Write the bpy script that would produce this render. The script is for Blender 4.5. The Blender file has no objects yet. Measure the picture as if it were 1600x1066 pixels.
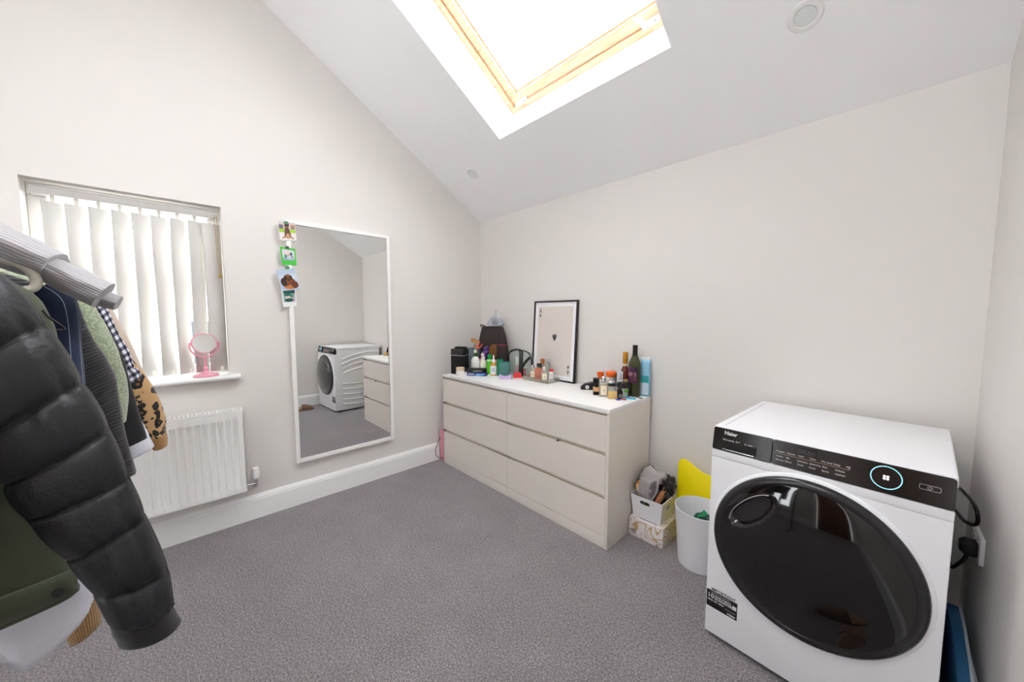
import bpy, bmesh, math, random
from mathutils import Vector, Matrix, noise
R = math.radians
PI = math.pi
SC = bpy.context.scene
COL = SC.collection

# ------------------------------------------------------------------ camera, sky, exposure
cam_d = bpy.data.cameras.new('camera')
cam_d.sensor_width = 36.0
cam_d.sensor_fit = 'HORIZONTAL'
cam_d.lens = 36.0 * 553.9 / 1600.0
cam_d.clip_start = 0.02
cam = bpy.data.objects.new('camera', cam_d)
COL.objects.link(cam)
cam.location = (2.6824, -2.1460, 1.2803)
cam.rotation_euler = (R(90 - 4.1876), 0, R(46.3066))
SC.camera = cam

world = bpy.data.worlds.new('overcast_sky')
SC.world = world
world.use_nodes = True
wn = world.node_tree.nodes
wn['Background'].inputs[0].default_value = (0.93, 0.965, 1.0, 1)
wn['Background'].inputs[1].default_value = 9.0

SC.view_settings.view_transform = 'Standard'
SC.view_settings.look = 'None'
SC.view_settings.exposure = 0.54
SC.view_settings.gamma = 1.0
SC.view_settings.use_curve_mapping = False
SC.cycles.diffuse_bounces = 6
SC.cycles.max_bounces = 10
SC.cycles.transparent_max_bounces = 12
SC.cycles.sample_clamp_indirect = 8.0
SC.cycles.caustics_reflective = False
SC.cycles.caustics_refractive = False

# ------------------------------------------------------------------ materials
def lin(c):
    if isinstance(c, str):
        c = tuple(int(c[i:i + 2], 16) / 255 for i in (0, 2, 4))
    return tuple((x / 12.92 if x <= 0.04045 else ((x + 0.055) / 1.055) ** 2.4) for x in c) + (1.0,)

MATS = {}
def M(name, c='cccccc', rough=0.5, metal=0.0, trans=0.0, ior=1.45, alpha=1.0, emit=None, es=1.0,
      coat=0.0, sheen=0.0, bump=None, vary=None, spec=0.5):
    """plain principled material; bump=(scale,strength), vary=(scale,amount) add procedural grain"""
    if name in MATS:
        return MATS[name]
    m = bpy.data.materials.new(name)
    m.use_nodes = True
    nt = m.node_tree
    b = nt.nodes['Principled BSDF']
    I = b.inputs
    I['Base Color'].default_value = lin(c)
    I['Roughness'].default_value = rough
    I['Metallic'].default_value = metal
    I['Transmission Weight'].default_value = trans
    I['IOR'].default_value = ior
    I['Alpha'].default_value = alpha
    I['Coat Weight'].default_value = coat
    I['Sheen Weight'].default_value = sheen
    I['Specular IOR Level'].default_value = spec
    if emit:
        I['Emission Color'].default_value = lin(emit)
        I['Emission Strength'].default_value = es
    if bump or vary:
        tc = nt.nodes.new('ShaderNodeTexCoord')
    if vary:
        n = nt.nodes.new('ShaderNodeTexNoise')
        n.inputs['Scale'].default_value = vary[0]
        n.inputs['Detail'].default_value = 4
        nt.links.new(tc.outputs['Object'], n.inputs['Vector'])
        mx = nt.nodes.new('ShaderNodeMix')
        mx.data_type = 'RGBA'
        lc = lin(c)
        a = vary[1]
        mx.inputs[6].default_value = tuple(max(0, x * (1 - a)) for x in lc[:3]) + (1,)
        mx.inputs[7].default_value = tuple(min(1, x * (1 + a)) for x in lc[:3]) + (1,)
        nt.links.new(n.outputs['Fac'], mx.inputs[0])
        nt.links.new(mx.outputs[2], I['Base Color'])
    if bump:
        n2 = nt.nodes.new('ShaderNodeTexNoise')
        n2.inputs['Scale'].default_value = bump[0]
        n2.inputs['Detail'].default_value = 3
        nt.links.new(tc.outputs['Object'], n2.inputs['Vector'])
        bp = nt.nodes.new('ShaderNodeBump')
        bp.inputs['Strength'].default_value = bump[1]
        bp.inputs['Distance'].default_value = 0.004
        nt.links.new(n2.outputs['Fac'], bp.inputs['Height'])
        nt.links.new(bp.outputs['Normal'], I['Normal'])
    MATS[name] = m
    return m

class NT:
    """tiny node helper"""
    def __init__(s, name, rough=0.8, sheen=0.0):
        s.m = bpy.data.materials.new(name)
        s.m.use_nodes = True
        s.t = s.m.node_tree
        s.b = s.t.nodes['Principled BSDF']
        s.b.inputs['Roughness'].default_value = rough
        s.b.inputs['Sheen Weight'].default_value = sheen
        s.tc = s.t.nodes.new('ShaderNodeTexCoord')
        MATS[name] = s.m
    def n(s, typ, **kw):
        nd = s.t.nodes.new(typ)
        for k, v in kw.items():
            if k.startswith('i_'):
                key = k[2:]
                key = int(key) if key.isdigit() else key.replace('_', ' ')
                nd.inputs[key].default_value = v
            else:
                setattr(nd, k, v)
        return nd
    def l(s, a, b):
        s.t.links.new(a, b)
    def ramp(s, src, stops, interp='LINEAR'):
        r = s.n('ShaderNodeValToRGB')
        r.color_ramp.interpolation = interp
        e = r.color_ramp.elements
        while len(e) < len(stops):
            e.new(0.5)
        for el, (p, c) in zip(e, stops):
            el.position = p
            el.color = lin(c) if isinstance(c, str) else (c, c, c, 1)
        s.l(src, r.inputs[0])
        return r.outputs[0]
    def math(s, op, a, b=None):
        nd = s.n('ShaderNodeMath', operation=op)
        for i, v in enumerate((a, b)):
            if v is None:
                continue
            if isinstance(v, (int, float)):
                nd.inputs[i].default_value = v
            else:
                s.l(v, nd.inputs[i])
        return nd.outputs[0]
    def mix(s, fac, a, b):
        nd = s.n('ShaderNodeMix', data_type='RGBA')
        for i, v in ((0, fac), (6, a), (7, b)):
            if isinstance(v, str):
                nd.inputs[i].default_value = lin(v)
            elif isinstance(v, (int, float)):
                nd.inputs[i].default_value = v
            else:
                s.l(v, nd.inputs[i])
        return nd.outputs[2]
    def col(s, o):
        s.l(o, s.b.inputs['Base Color'])
    def bump(s, h, strength=0.5, dist=0.003):
        bp = s.n('ShaderNodeBump', i_Strength=strength, i_Distance=dist)
        s.l(h, bp.inputs['Height'])
        s.l(bp.outputs[0], s.b.inputs['Normal'])
    def sep(s, src):
        nd = s.n('ShaderNodeSeparateXYZ')
        s.l(src, nd.inputs[0])
        return nd.outputs

def wall_mat(name, c):
    k = NT(name, 0.85)
    n1 = k.n('ShaderNodeTexNoise', i_Scale=260.0, i_Detail=3.0)
    k.l(k.tc.outputs['Object'], n1.inputs['Vector'])
    k.b.inputs['Base Color'].default_value = lin(c)
    k.bump(n1.outputs['Fac'], 0.08, 0.001)
    return k.m

WALL = wall_mat('warm_grey_wall_paint', 'e0dcd8')
CEIL = wall_mat('white_ceiling_paint', 'f9f9fa')
WHITE_GLOSS = M('white_gloss_trim', 'f0f0ef', 0.35, bump=(40, 0.03))
WHITE = M('white_plastic', 'eeeeee', 0.4)
BLACK = M('black_plastic', '141414', 0.4)
BLACKG = M('black_gloss', '0c0c0d', 0.15)
CHROME = M('chrome', 'd8d8d8', 0.15, 1.0)
GREYM = M('grey_metal', '9a9a98', 0.3, 1.0)

def carpet():
    k = NT('grey_carpet_pile', 0.98, 0.2)
    co = k.tc.outputs['Object']
    n1 = k.n('ShaderNodeTexNoise', i_Scale=150.0, i_Detail=8.0, i_Roughness=0.85)
    n2 = k.n('ShaderNodeTexNoise', i_Scale=4.0, i_Detail=6.0, i_Roughness=0.65)
    v = k.n('ShaderNodeTexVoronoi', i_Scale=260.0)
    for x in (n1, n2, v):
        k.l(co, x.inputs['Vector'])
    c1 = k.ramp(n1.outputs['Fac'], [(0.37, '443d40'), (0.5, '8f878b'), (0.61, 'dbd5d7')])
    c2 = k.ramp(n2.outputs['Fac'], [(0.3, 0.82), (0.7, 1.0)])
    mm = k.n('ShaderNodeMix', data_type='RGBA', blend_type='MULTIPLY')
    mm.inputs[0].default_value = 1.0
    k.l(c1, mm.inputs[6]); k.l(c2, mm.inputs[7])
    k.col(mm.outputs[2])
    h = k.math('ADD', n1.outputs['Fac'], v.outputs['Distance'])
    k.bump(h, 0.9, 0.006)
    return k.m
CARPET = carpet()

def pane_mat():
    m = bpy.data.materials.new('clear_window_pane')
    m.use_nodes = True
    t = m.node_tree
    t.nodes.remove(t.nodes['Principled BSDF'])
    o = t.nodes['Material Output']
    a = t.nodes.new('ShaderNodeBsdfTransparent')
    g = t.nodes.new('ShaderNodeBsdfGlossy'); g.inputs['Roughness'].default_value = 0.02
    mx = t.nodes.new('ShaderNodeMixShader'); mx.inputs[0].default_value = 0.06
    t.links.new(a.outputs[0], mx.inputs[1]); t.links.new(g.outputs[0], mx.inputs[2]); t.links.new(mx.outputs[0], o.inputs[0])
    return m
PANE = pane_mat()

def film_mat(name, c, alpha, rough=0.1):
    """thin clear plastic or glass wall: part see-through, part glossy"""
    if name in MATS:
        return MATS[name]
    m = MATS[name] = bpy.data.materials.new(name)
    m.use_nodes = True
    t = m.node_tree
    b = t.nodes['Principled BSDF']
    b.inputs['Base Color'].default_value = lin(c)
    b.inputs['Roughness'].default_value = rough
    a = t.nodes.new('ShaderNodeBsdfTransparent')
    a.inputs[0].default_value = tuple(0.5 + 0.5 * x for x in lin(c)[:3]) + (1,)
    mx = t.nodes.new('ShaderNodeMixShader'); mx.inputs[0].default_value = alpha
    o = t.nodes['Material Output']
    t.links.new(a.outputs[0], mx.inputs[1]); t.links.new(b.outputs[0], mx.inputs[2]); t.links.new(mx.outputs[0], o.inputs[0])
    return m

# ------------------------------------------------------------------ mesh helpers
def link(o):
    COL.objects.link(o)
    return o

def thing(name, label=None, cat=None, loc=(0, 0, 0), rz=0.0, group=None):
    o = link(bpy.data.objects.new(name, None))
    o.empty_display_size = 0.05
    o.location = loc
    o.rotation_euler = (0, 0, rz)
    tag(o, label, cat, group)
    return o

def tag(o, label=None, cat=None, group=None, kind=None):
    if label: o['label'] = label
    if cat: o['category'] = cat
    if group: o['group'] = group
    if kind: o['kind'] = kind
    return o

def fin(bm, name, mat=None, parent=None, smooth=False, bevel=0.0, seg=2, loc=None, rot=None, mats=None, ang=40):
    if bevel > 0:
        bmesh.ops.remove_doubles(bm, verts=bm.verts, dist=1e-6)
        es = [e for e in bm.edges if len(e.link_faces) == 2 and e.calc_face_angle(0) > R(25)]
        bmesh.ops.bevel(bm, geom=es, offset=bevel, segments=seg, profile=0.6, affect='EDGES', clamp_overlap=True)
    bmesh.ops.recalc_face_normals(bm, faces=bm.faces)
    me = bpy.data.meshes.new(name)
    if smooth:
        for f in bm.faces: f.smooth = True
        for e in bm.edges:
            if len(e.link_faces) == 2 and e.calc_face_angle(0) > R(ang):
                e.smooth = False
    bm.to_mesh(me)
    bm.free()
    for m in (mats or ([mat] if mat else [])):
        me.materials.append(m)
    o = link(bpy.data.objects.new(name, me))
    if parent: o.parent = parent
    if loc: o.location = loc
    if rot: o.rotation_euler = rot
    return o

def bx(bm, x0, x1, y0, y1, z0, z1, mi=0):
    vs = [bm.verts.new(p) for p in ((x0, y0, z0), (x1, y0, z0), (x1, y1, z0), (x0, y1, z0), (x0, y0, z1), (x1, y0, z1), (x1, y1, z1), (x0, y1, z1))]
    fs = []
    for q in ((0, 3, 2, 1), (4, 5, 6, 7), (0, 1, 5, 4), (1, 2, 6, 5), (2, 3, 7, 6), (3, 0, 4, 7)):
        f = bm.faces.new([vs[i] for i in q]); f.material_index = mi; fs.append(f)
    return vs

def box(name, x0, x1, y0, y1, z0, z1, mat, parent=None, bevel=0.0, seg=2, smooth=None, **k):
    bm = bmesh.new()
    bx(bm, x0, x1, y0, y1, z0, z1)
    return fin(bm, name, mat, parent, smooth=(bevel > 0) if smooth is None else smooth, bevel=bevel, seg=seg, **k)

def prism_bm(bm, pts, a, b, axis='z'):
    """extrude polygon pts (2D) from a to b along axis. axis x: pts=(y,z); y: pts=(x,z); z: pts=(x,y)"""
    def P(p, t):
        return {'x': (t, p[0], p[1]), 'y': (p[0], t, p[1]), 'z': (p[0], p[1], t)}[axis]
    lo = [bm.verts.new(P(p, a)) for p in pts]
    hi = [bm.verts.new(P(p, b)) for p in pts]
    n = len(pts)
    bm.faces.new(lo[::-1]); bm.faces.new(hi)
    for i in range(n):
        bm.faces.new((lo[i], lo[(i + 1) % n], hi[(i + 1) % n], hi[i]))

def prism(name, pts, a, b, axis, mat, parent=None, bevel=0.0, smooth=False, **k):
    bm = bmesh.new()
    prism_bm(bm, pts, a, b, axis)
    return fin(bm, name, mat, parent, smooth=smooth, bevel=bevel, **k)

def lathe_bm(bm, prof, n=24, sq=0.0, sx=1.0, sy=1.0, cx=0.0, cy=0.0, z0=0.0):
    """revolve (r,z); sq in 0..1 pushes the section towards a rounded square"""
    rings = []
    for r, z in prof:
        if r < 1e-6:
            rings.append([bm.verts.new((cx, cy, z + z0))])
            continue
        ring = []
        for i in range(n):
            a = 2 * PI * (i + 0.5) / n
            c, s = math.cos(a), math.sin(a)
            k = 1.0
            if sq:
                p = 2 + 10 * sq
                k = 1.0 / (abs(c) ** p + abs(s) ** p) ** (1 / p)
            ring.append(bm.verts.new((cx + r * k * c * sx, cy + r * k * s * sy, z + z0)))
        rings.append(ring)
    for A, B in zip(rings, rings[1:]):
        if len(A) == 1 and len(B) == 1: continue
        for i in range(n):
            j = (i + 1) % n
            if len(A) == 1: bm.faces.new((A[0], B[i], B[j]))
            elif len(B) == 1: bm.faces.new((A[i], A[j], B[0]))
            else: bm.faces.new((A[i], A[j], B[j], B[i]))
    for g, rev in ((rings[0], True), (rings[-1], False)):
        if len(g) > 1:
            bm.faces.new(g[::-1] if rev else g)

def lathe(name, prof, mat, parent=None, n=24, sq=0.0, sx=1.0, sy=1.0, loc=None, rot=None, ang=35, z0=0.0):
    bm = bmesh.new()
    lathe_bm(bm, prof, n, sq, sx, sy, z0=z0)
    return fin(bm, name, mat, parent, smooth=True, loc=loc, rot=rot, ang=ang)

def tube_bm(bm, pts, r, n=8, closed=False, flat=1.0):
    pts = [Vector(p) for p in pts]
    N = len(pts)
    rs = r if isinstance(r, (list, tuple)) else [r] * N
    up = None
    rings = []
    for i, p in enumerate(pts):
        a = pts[(i - 1) % N] if (i > 0 or closed) else p
        b = pts[(i + 1) % N] if (i < N - 1 or closed) else p
        t = (b - a).normalized()
        if up is None:
            up = t.orthogonal().normalized()
        up = (up - t * up.dot(t))
        if up.length < 1e-6: up = t.orthogonal()
        up.normalize()
        s = t.cross(up)
        rings.append([bm.verts.new(p + rs[i] * (math.cos(2 * PI * k / n) * up + flat * math.sin(2 * PI * k / n) * s)) for k in range(n)])
    m = N if closed else N - 1
    for i in range(m):
        A, B = rings[i], rings[(i + 1) % N]
        for k in range(n):
            j = (k + 1) % n
            bm.faces.new((A[k], A[j], B[j], B[k]))
    if not closed:
        bm.faces.new(rings[0][::-1]); bm.faces.new(rings[-1])

def tube(name, pts, r, mat, parent=None, n=8, closed=False, loc=None, rot=None, flat=1.0):
    bm = bmesh.new()
    tube_bm(bm, pts, r, n, closed, flat)
    return fin(bm, name, mat, parent, smooth=True, loc=loc, rot=rot, ang=60)

def cr(pts, per=6):
    """Catmull-Rom through tuples of any length"""
    out = []
    n = len(pts)
    for i in range(n - 1):
        p0, p1, p2, p3 = pts[max(i - 1, 0)], pts[i], pts[i + 1], pts[min(i + 2, n - 1)]
        for s in range(per):
            t = s / per
            out.append(tuple(0.5 * (2 * b + (c - a) * t + (2 * a - 5 * b + 4 * c - d) * t * t + (3 * b - a - 3 * c + d) * t ** 3) for a, b, c, d in zip(p0, p1, p2, p3)))
    out.append(tuple(pts[-1]))
    return out

def arc(cx, cy, r, a0, a1, n=12, ry=None):
    ry = ry or r
    return [(cx + r * math.cos(R(a0 + (a1 - a0) * i / n)), cy + ry * math.sin(R(a0 + (a1 - a0) * i / n))) for i in range(n + 1)]

def rrect(x0, x1, y0, y1, r, n=5):
    return (arc(x1 - r, y1 - r, r, 0, 90, n) + arc(x0 + r, y1 - r, r, 90, 180, n) + arc(x0 + r, y0 + r, r, 180, 270, n) + arc(x1 - r, y0 + r, r, 270, 360, n))

def text(name, s, size, mat, parent=None, loc=(0, 0, 0), rot=(0, 0, 0), ext=0.0003, align='LEFT', bold=0.0, sx=1.0):
    cu = bpy.data.curves.new(name, 'FONT')
    cu.body = s
    cu.size = size
    cu.extrude = ext
    cu.offset = bold
    cu.align_x = align
    cu.resolution_u = 2
    tmp = link(bpy.data.objects.new(name, cu))
    dg = bpy.context.evaluated_depsgraph_get()
    dg.update()
    me = bpy.data.meshes.new_from_object(tmp.evaluated_get(dg))
    bpy.data.objects.remove(tmp)
    bpy.data.curves.remove(cu)
    me.name = name
    me.materials.clear(); me.materials.append(mat)
    o = link(bpy.data.objects.new(name, me))
    if parent: o.parent = parent
    o.location = loc; o.rotation_euler = rot; o.scale = (sx, 1, 1)
    return o

def loft(name, rings, mat, parent=None, caps=True, ulen=0.4, vlens=None, smooth=True, ang=80):
    """rings: list of closed loops of 3D points; UVs u around (metres), v along (metres)"""
    n = len(rings[0])
    verts = [p for r in rings for p in r]
    faces = []
    uvs = []
    if vlens is None:
        vlens = [0.0]
        for A, B in zip(rings, rings[1:]):
            ca = [sum(c) / n for c in zip(*A)]; cb = [sum(c) / n for c in zip(*B)]
            vlens.append(vlens[-1] + math.dist(ca, cb))
    for i in range(len(rings) - 1):
        for k in range(n):
            j = (k + 1) % n
            faces.append((i * n + k, i * n + j, (i + 1) * n + j, (i + 1) * n + k))
            u0, u1 = ulen * k / n, ulen * (k + 1) / n
            uvs += [(u0, vlens[i]), (u1, vlens[i]), (u1, vlens[i + 1]), (u0, vlens[i + 1])]
    if caps:
        for base, rev in ((0, True), ((len(rings) - 1) * n, False)):
            f = [base + k for k in range(n)]
            faces.append(tuple(f[::-1] if rev else f))
            uvs += [(ulen * k / n, vlens[0 if rev else -1]) for k in range(n)]
    me = bpy.data.meshes.new(name)
    me.from_pydata(verts, [], faces)
    ul = me.uv_layers.new(name='UVMap')
    for d, uv in zip(ul.data, uvs): d.uv = uv
    if smooth:
        me.polygons.foreach_set('use_smooth', [True] * (len(faces) - (2 if caps else 0)) + [False] * (2 if caps else 0))
    me.materials.append(mat)
    me.validate()
    o = link(bpy.data.objects.new(name, me))
    if parent: o.parent = parent
    return o

def copy_tree(o, parent=None):
    c = o.copy()
    link(c)
    c.parent = parent
    for ch in o.children:
        copy_tree(ch, c)
    return c

def noise3(x, y, z):
    return noise.noise(Vector((x, y, z)))

# ================================================================== the room
W = 2.942            # right wall
ZE = 2.155           # eaves height at the back wall
S = 0.607            # roof pitch
YR = -2.40           # ridge
YF = -3.70           # front wall, behind the camera
def zc(y):
    return ZE + S * (-y) if y >= YR else ZE + S * (-YR) - S * (YR - y)

box('floor', -0.3, W + 0.3, YF - 0.3, 0.3, -0.12, 0.0, CARPET)['kind'] = 'structure'

# left gable wall with the window hole
WY0, WY1, WZ0, WZ1 = -2.611, -1.913, 0.905, 1.902
bm = bmesh.new()
prism_bm(bm, [(YF, 0), (0, 0), (0, WZ0), (YF, WZ0)], -0.25, 0, 'x')
prism_bm(bm, [(YF, WZ0), (WY0, WZ0), (WY0, WZ1), (YF, WZ1)], -0.25, 0, 'x')
prism_bm(bm, [(WY1, WZ0), (0, WZ0), (0, WZ1), (WY1, WZ1)], -0.25, 0, 'x')
prism_bm(bm, [(YF, WZ1), (0, WZ1), (0, ZE + 0.05), (YR, zc(YR) + 0.05), (YF, zc(YF) + 0.05)], -0.25, 0, 'x')
fin(bm, 'wall_left', WALL)['kind'] = 'structure'
box('wall_back', -0.25, W + 0.25, 0, 0.25, 0, ZE + 0.02, WALL)['kind'] = 'structure'
bm = bmesh.new()
prism_bm(bm, [(YF, 0), (0, 0), (0, ZE + 0.05), (YR, zc(YR) + 0.05), (YF, zc(YF) + 0.05)], W, W + 0.25, 'x')
fin(bm, 'wall_right', WALL)['kind'] = 'structure'
# front wall (behind the camera) with a door
DX0, DX1, DZ = 2.17, 2.86, 2.0
FX0, FX1, FZ0, FZ1 = 0.95, 1.60, 0.30, 2.15      # opening in the front wall for the added fill window
bm = bmesh.new()
bx(bm, -0.25, FX0, YF - 0.25, YF, 0, zc(YF) + 0.03)
bx(bm, FX0, FX1, YF - 0.25, YF, 0, FZ0)
bx(bm, FX0, FX1, YF - 0.25, YF, FZ1, zc(YF) + 0.03)
bx(bm, FX1, DX0, YF - 0.25, YF, 0, zc(YF) + 0.03)
bx(bm, DX1, W + 0.25, YF - 0.25, YF, 0, zc(YF) + 0.03)
bx(bm, DX0, DX1, YF - 0.25, YF, DZ, zc(YF) + 0.03)
fin(bm, 'wall_front', WALL)['kind'] = 'structure'

# sloped ceilings; the back slope has the roof window shaft, 0.24 m deep
NV = Vector((0, S, 1)).normalized()
SD = Vector((0, -1, S)).normalized()          # up the slope
SKX0, SKX1 = 0.836, 1.976
SK0 = 0.496 / (-SD.y)
SK1 = SK0 + 1.20
def slope_pt(x, s, d):
    return Vector((x, 0, ZE)) + SD * s + NV * d
def slab(bm, x0, x1, s0, s1, d0, d1, f=slope_pt):
    v = [bm.verts.new(f(x, s, d)) for d in (d0, d1) for x, s in ((x0, s0), (x1, s0), (x1, s1), (x0, s1))]
    for q in ((0, 3, 2, 1), (4, 5, 6, 7), (0, 1, 5, 4), (1, 2, 6, 5), (2, 3, 7, 6), (3, 0, 4, 7)):
        bm.faces.new([v[i] for i in q])
SR = -YR / -SD.y
TH = 0.30
bm = bmesh.new()
slab(bm, -0.25, W + 0.25, -0.3, SK0, 0, TH)
slab(bm, -0.25, W + 0.25, SK1, SR, 0, TH)
slab(bm, -0.25, SKX0, SK0, SK1, 0, TH)
slab(bm, SKX1, W + 0.25, SK0, SK1, 0, TH)
fin(bm, 'ceiling', CEIL)['kind'] = 'structure'
SD2 = Vector((0, -1, -S)).normalized()
NV2 = Vector((0, -S, 1)).normalized()
TOP = Vector((0, YR, zc(YR)))
def slope2(x, s, d):
    return TOP + Vector((x, 0, 0)) + SD2 * s + NV2 * d
E2 = (YR - YF + 0.3) / -SD2.y
# unseen roof window on the other slope, added behind the camera for fill light
S2X0, S2X1, S20, S21 = 1.62, 2.76, 0.10, 1.28
bm = bmesh.new()
slab(bm, -0.25, W + 0.25, -0.01, S20, 0, TH, slope2)
slab(bm, -0.25, W + 0.25, S21, E2, 0, TH, slope2)
slab(bm, -0.25, S2X0, S20, S21, 0, TH, slope2)
slab(bm, S2X1, W + 0.25, S20, S21, 0, TH, slope2)
fin(bm, 'ceiling', CEIL)['kind'] = 'structure'

# skirting boards: flat board with a small moulded top
def skirt(name, p0, p1, inward):
    p0, p1, inward = Vector(p0), Vector(p1), Vector(inward)
    prof = [(0, 0), (0.016, 0), (0.016, 0.118), (0.0135, 0.126), (0.0135, 0.132), (0.009, 0.140), (0.005, 0.150), (0.0, 0.152)]
    bm = bmesh.new()
    A = [bm.verts.new(p0 + inward * a + Vector((0, 0, b))) for a, b in prof]
    B = [bm.verts.new(p1 + inward * a + Vector((0, 0, b))) for a, b in prof]
    n = len(prof)
    bm.faces.new(A); bm.faces.new(B[::-1])
    for i in range(n):
        bm.faces.new((A[i], A[(i + 1) % n], B[(i + 1) % n], B[i]))
    fin(bm, name, WHITE_GLOSS)['kind'] = 'structure'
skirt('baseboard_left', (0, YF, 0), (0, 0, 0), (1, 0, 0))
skirt('baseboard_back', (0.016, 0, 0), (W - 0.016, 0, 0), (0, -1, 0))
skirt('baseboard_right', (W, YF, 0), (W, 0, 0), (-1, 0, 0))
skirt('baseboard_front', (0.016, YF, 0), (DX0 - 0.07, YF, 0), (0, 1, 0))

# brown door behind the camera (the dryer's glass mirrors it)
WOODD = M('brown_door_wood', '7a4a2a', 0.35, vary=(6, 0.25))
d = box('door_1', DX0 + 0.02, DX1 - 0.02, YF - 0.06, YF - 0.02, 0.005, DZ - 0.02, WOODD)
d['kind'] = 'structure'
for (a, b) in ((0.15, 0.9), (1.02, 1.85)):
    for (x0, x1) in ((DX0 + 0.1, DX0 + 0.36), (DX1 - 0.36, DX1 - 0.1)):
        box('door_panel', x0, x1, YF - 0.022, YF - 0.012, a, b, WOODD, d, bevel=0.006)
h = tube('door_handle', [(DX0 + 0.08, YF - 0.02, 1.0), (DX0 + 0.08, YF + 0.03, 1.0), (DX0 + 0.19, YF + 0.035, 1.0)], 0.008, CHROME, d)
bm = bmesh.new()
bx(bm, DX0 - 0.07, DX0, YF, YF + 0.018, 0, DZ + 0.07)
bx(bm, DX1, DX1 + 0.07, YF, YF + 0.018, 0, DZ + 0.07)
bx(bm, DX0, DX1, YF, YF + 0.018, DZ, DZ + 0.07)
fin(bm, 'trim_1', WHITE_GLOSS)['kind'] = 'structure'

# ------------------------------------------------------------------ roof windows
def pine_mat():
    k = NT('lacquered_pine', 0.35)
    mp = k.n('ShaderNodeMapping'); mp.inputs['Scale'].default_value = (2, 14, 14)
    k.l(k.tc.outputs['Object'], mp.inputs[0])
    n = k.n('ShaderNodeTexNoise', i_Scale=5.0, i_Detail=4.0)
    k.l(mp.outputs[0], n.inputs['Vector'])
    k.col(k.ramp(n.outputs['Fac'], [(0.3, 'e0b48c'), (0.7, 'efd2b4')]))
    return k.m
PINE = pine_mat()
SHAFT = M('white_shaft_lining', 'f6f6f6', 0.6)

def roof_window(name, X0, X1, s0, s1, f, D=0.242, handles=True):
    """frame lies at depth D in the shaft; parts: frame rails, sash rails, pane, latches"""
    w = thing(name)
    w['kind'] = 'structure'
    def bar(nm, x0, x1, a, b, d0, d1, mat=PINE, par=w, bev=0.003):
        bm = bmesh.new(); slab(bm, x0, x1, a, b, d0, d1, f)
        return fin(bm, nm, mat, par, smooth=True, bevel=bev)
    fw = 0.034
    bar('frame_rail', X0, X1, s0, s0 + fw, D, D + 0.06)
    bar('frame_rail', X0, X1, s1 - fw, s1, D, D + 0.06)
    bar('frame_rail', X0, X0 + fw, s0 + fw, s1 - fw, D, D + 0.06)
    bar('frame_rail', X1 - fw, X1, s0 + fw, s1 - fw, D, D + 0.06)
    g = 0.004
    sw = 0.058
    a0, a1, b0, b1 = X0 + fw + g, X1 - fw - g, s0 + fw + g, s1 - fw - g
    for q in ((a0, a1, b0, b0 + sw), (a0, a1, b1 - sw, b1), (a0, a0 + sw, b0 + sw, b1 - sw), (a1 - sw, a1, b0 + sw, b1 - sw)):
        bar('sash_rail', q[0], q[1], q[2], q[3], D + 0.018, D + 0.075)
    # glazing bead
    e = 0.010
    for q in ((a0 + sw, a1 - sw, b0 + sw, b0 + sw + e), (a0 + sw, a1 - sw, b1 - sw - e, b1 - sw), (a0 + sw, a0 + sw + e, b0 + sw + e, b1 - sw - e), (a1 - sw - e, a1 - sw, b0 + sw + e, b1 - sw - e)):
        bar('glazing_bead', q[0], q[1], q[2], q[3], D + 0.034, D + 0.060)
    bar('pane', a0 + sw, a1 - sw, b0 + sw, b1 - sw, D + 0.060, D + 0.066, PANE, bev=0)
    if handles:
        for hx, op in ((X0 + 0.075, 0), (X1 - 0.19, 1)):
            plate = bar('latch', hx, hx + 0.085, s0 + 0.030, s0 + 0.056, D - 0.004, D + 0.022, WHITE)
            bar('latch_screw', hx + 0.066, hx + 0.074, s0 + 0.040, s0 + 0.048, D - 0.007, D - 0.003, GREYM, plate, bev=0.001)
            if op:
                bm = bmesh.new()
                pts = [f(hx + 0.02, s0 + 0.05, D - 0.004), f(hx + 0.012, s0 + 0.09, D - 0.03), f(hx - 0.002, s0 + 0.125, D - 0.055)]
                tube_bm(bm, pts, [0.012, 0.010, 0.004], 8, flat=0.6)
                fin(bm, 'latch_lever', WHITE, plate, smooth=True)
            else:
                bar('latch_lever', hx - 0.004, hx + 0.062, s0 + 0.034, s0 + 0.052, D - 0.016, D - 0.004, WHITE, plate, bev=0.004)
    return w
roof_window('window_2', SKX0, SKX1, SK0, SK1, slope_pt)
roof_window('fill_roof_window', S2X0, S2X1, S20, S21, slope2, handles=False)  # added out of view to let in more daylight
# white lining boards of the shaft
bm = bmesh.new()
t_ = 0.004
for (f_, X0, X1, s0, s1) in ((slope_pt, SKX0, SKX1, SK0, SK1), (slope2, S2X0, S2X1, S20, S21)):
    slab(bm, X0, X0 + t_, s0, s1, -0.002, 0.242, f_)
    slab(bm, X1 - t_, X1, s0, s1, -0.002, 0.242, f_)
    slab(bm, X0 + t_, X1 - t_, s0, s0 + t_, -0.002, 0.242, f_)
    slab(bm, X0 + t_, X1 - t_, s1 - t_, s1, -0.002, 0.242, f_)
fin(bm, 'trim_2', SHAFT)['kind'] = 'structure'

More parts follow.
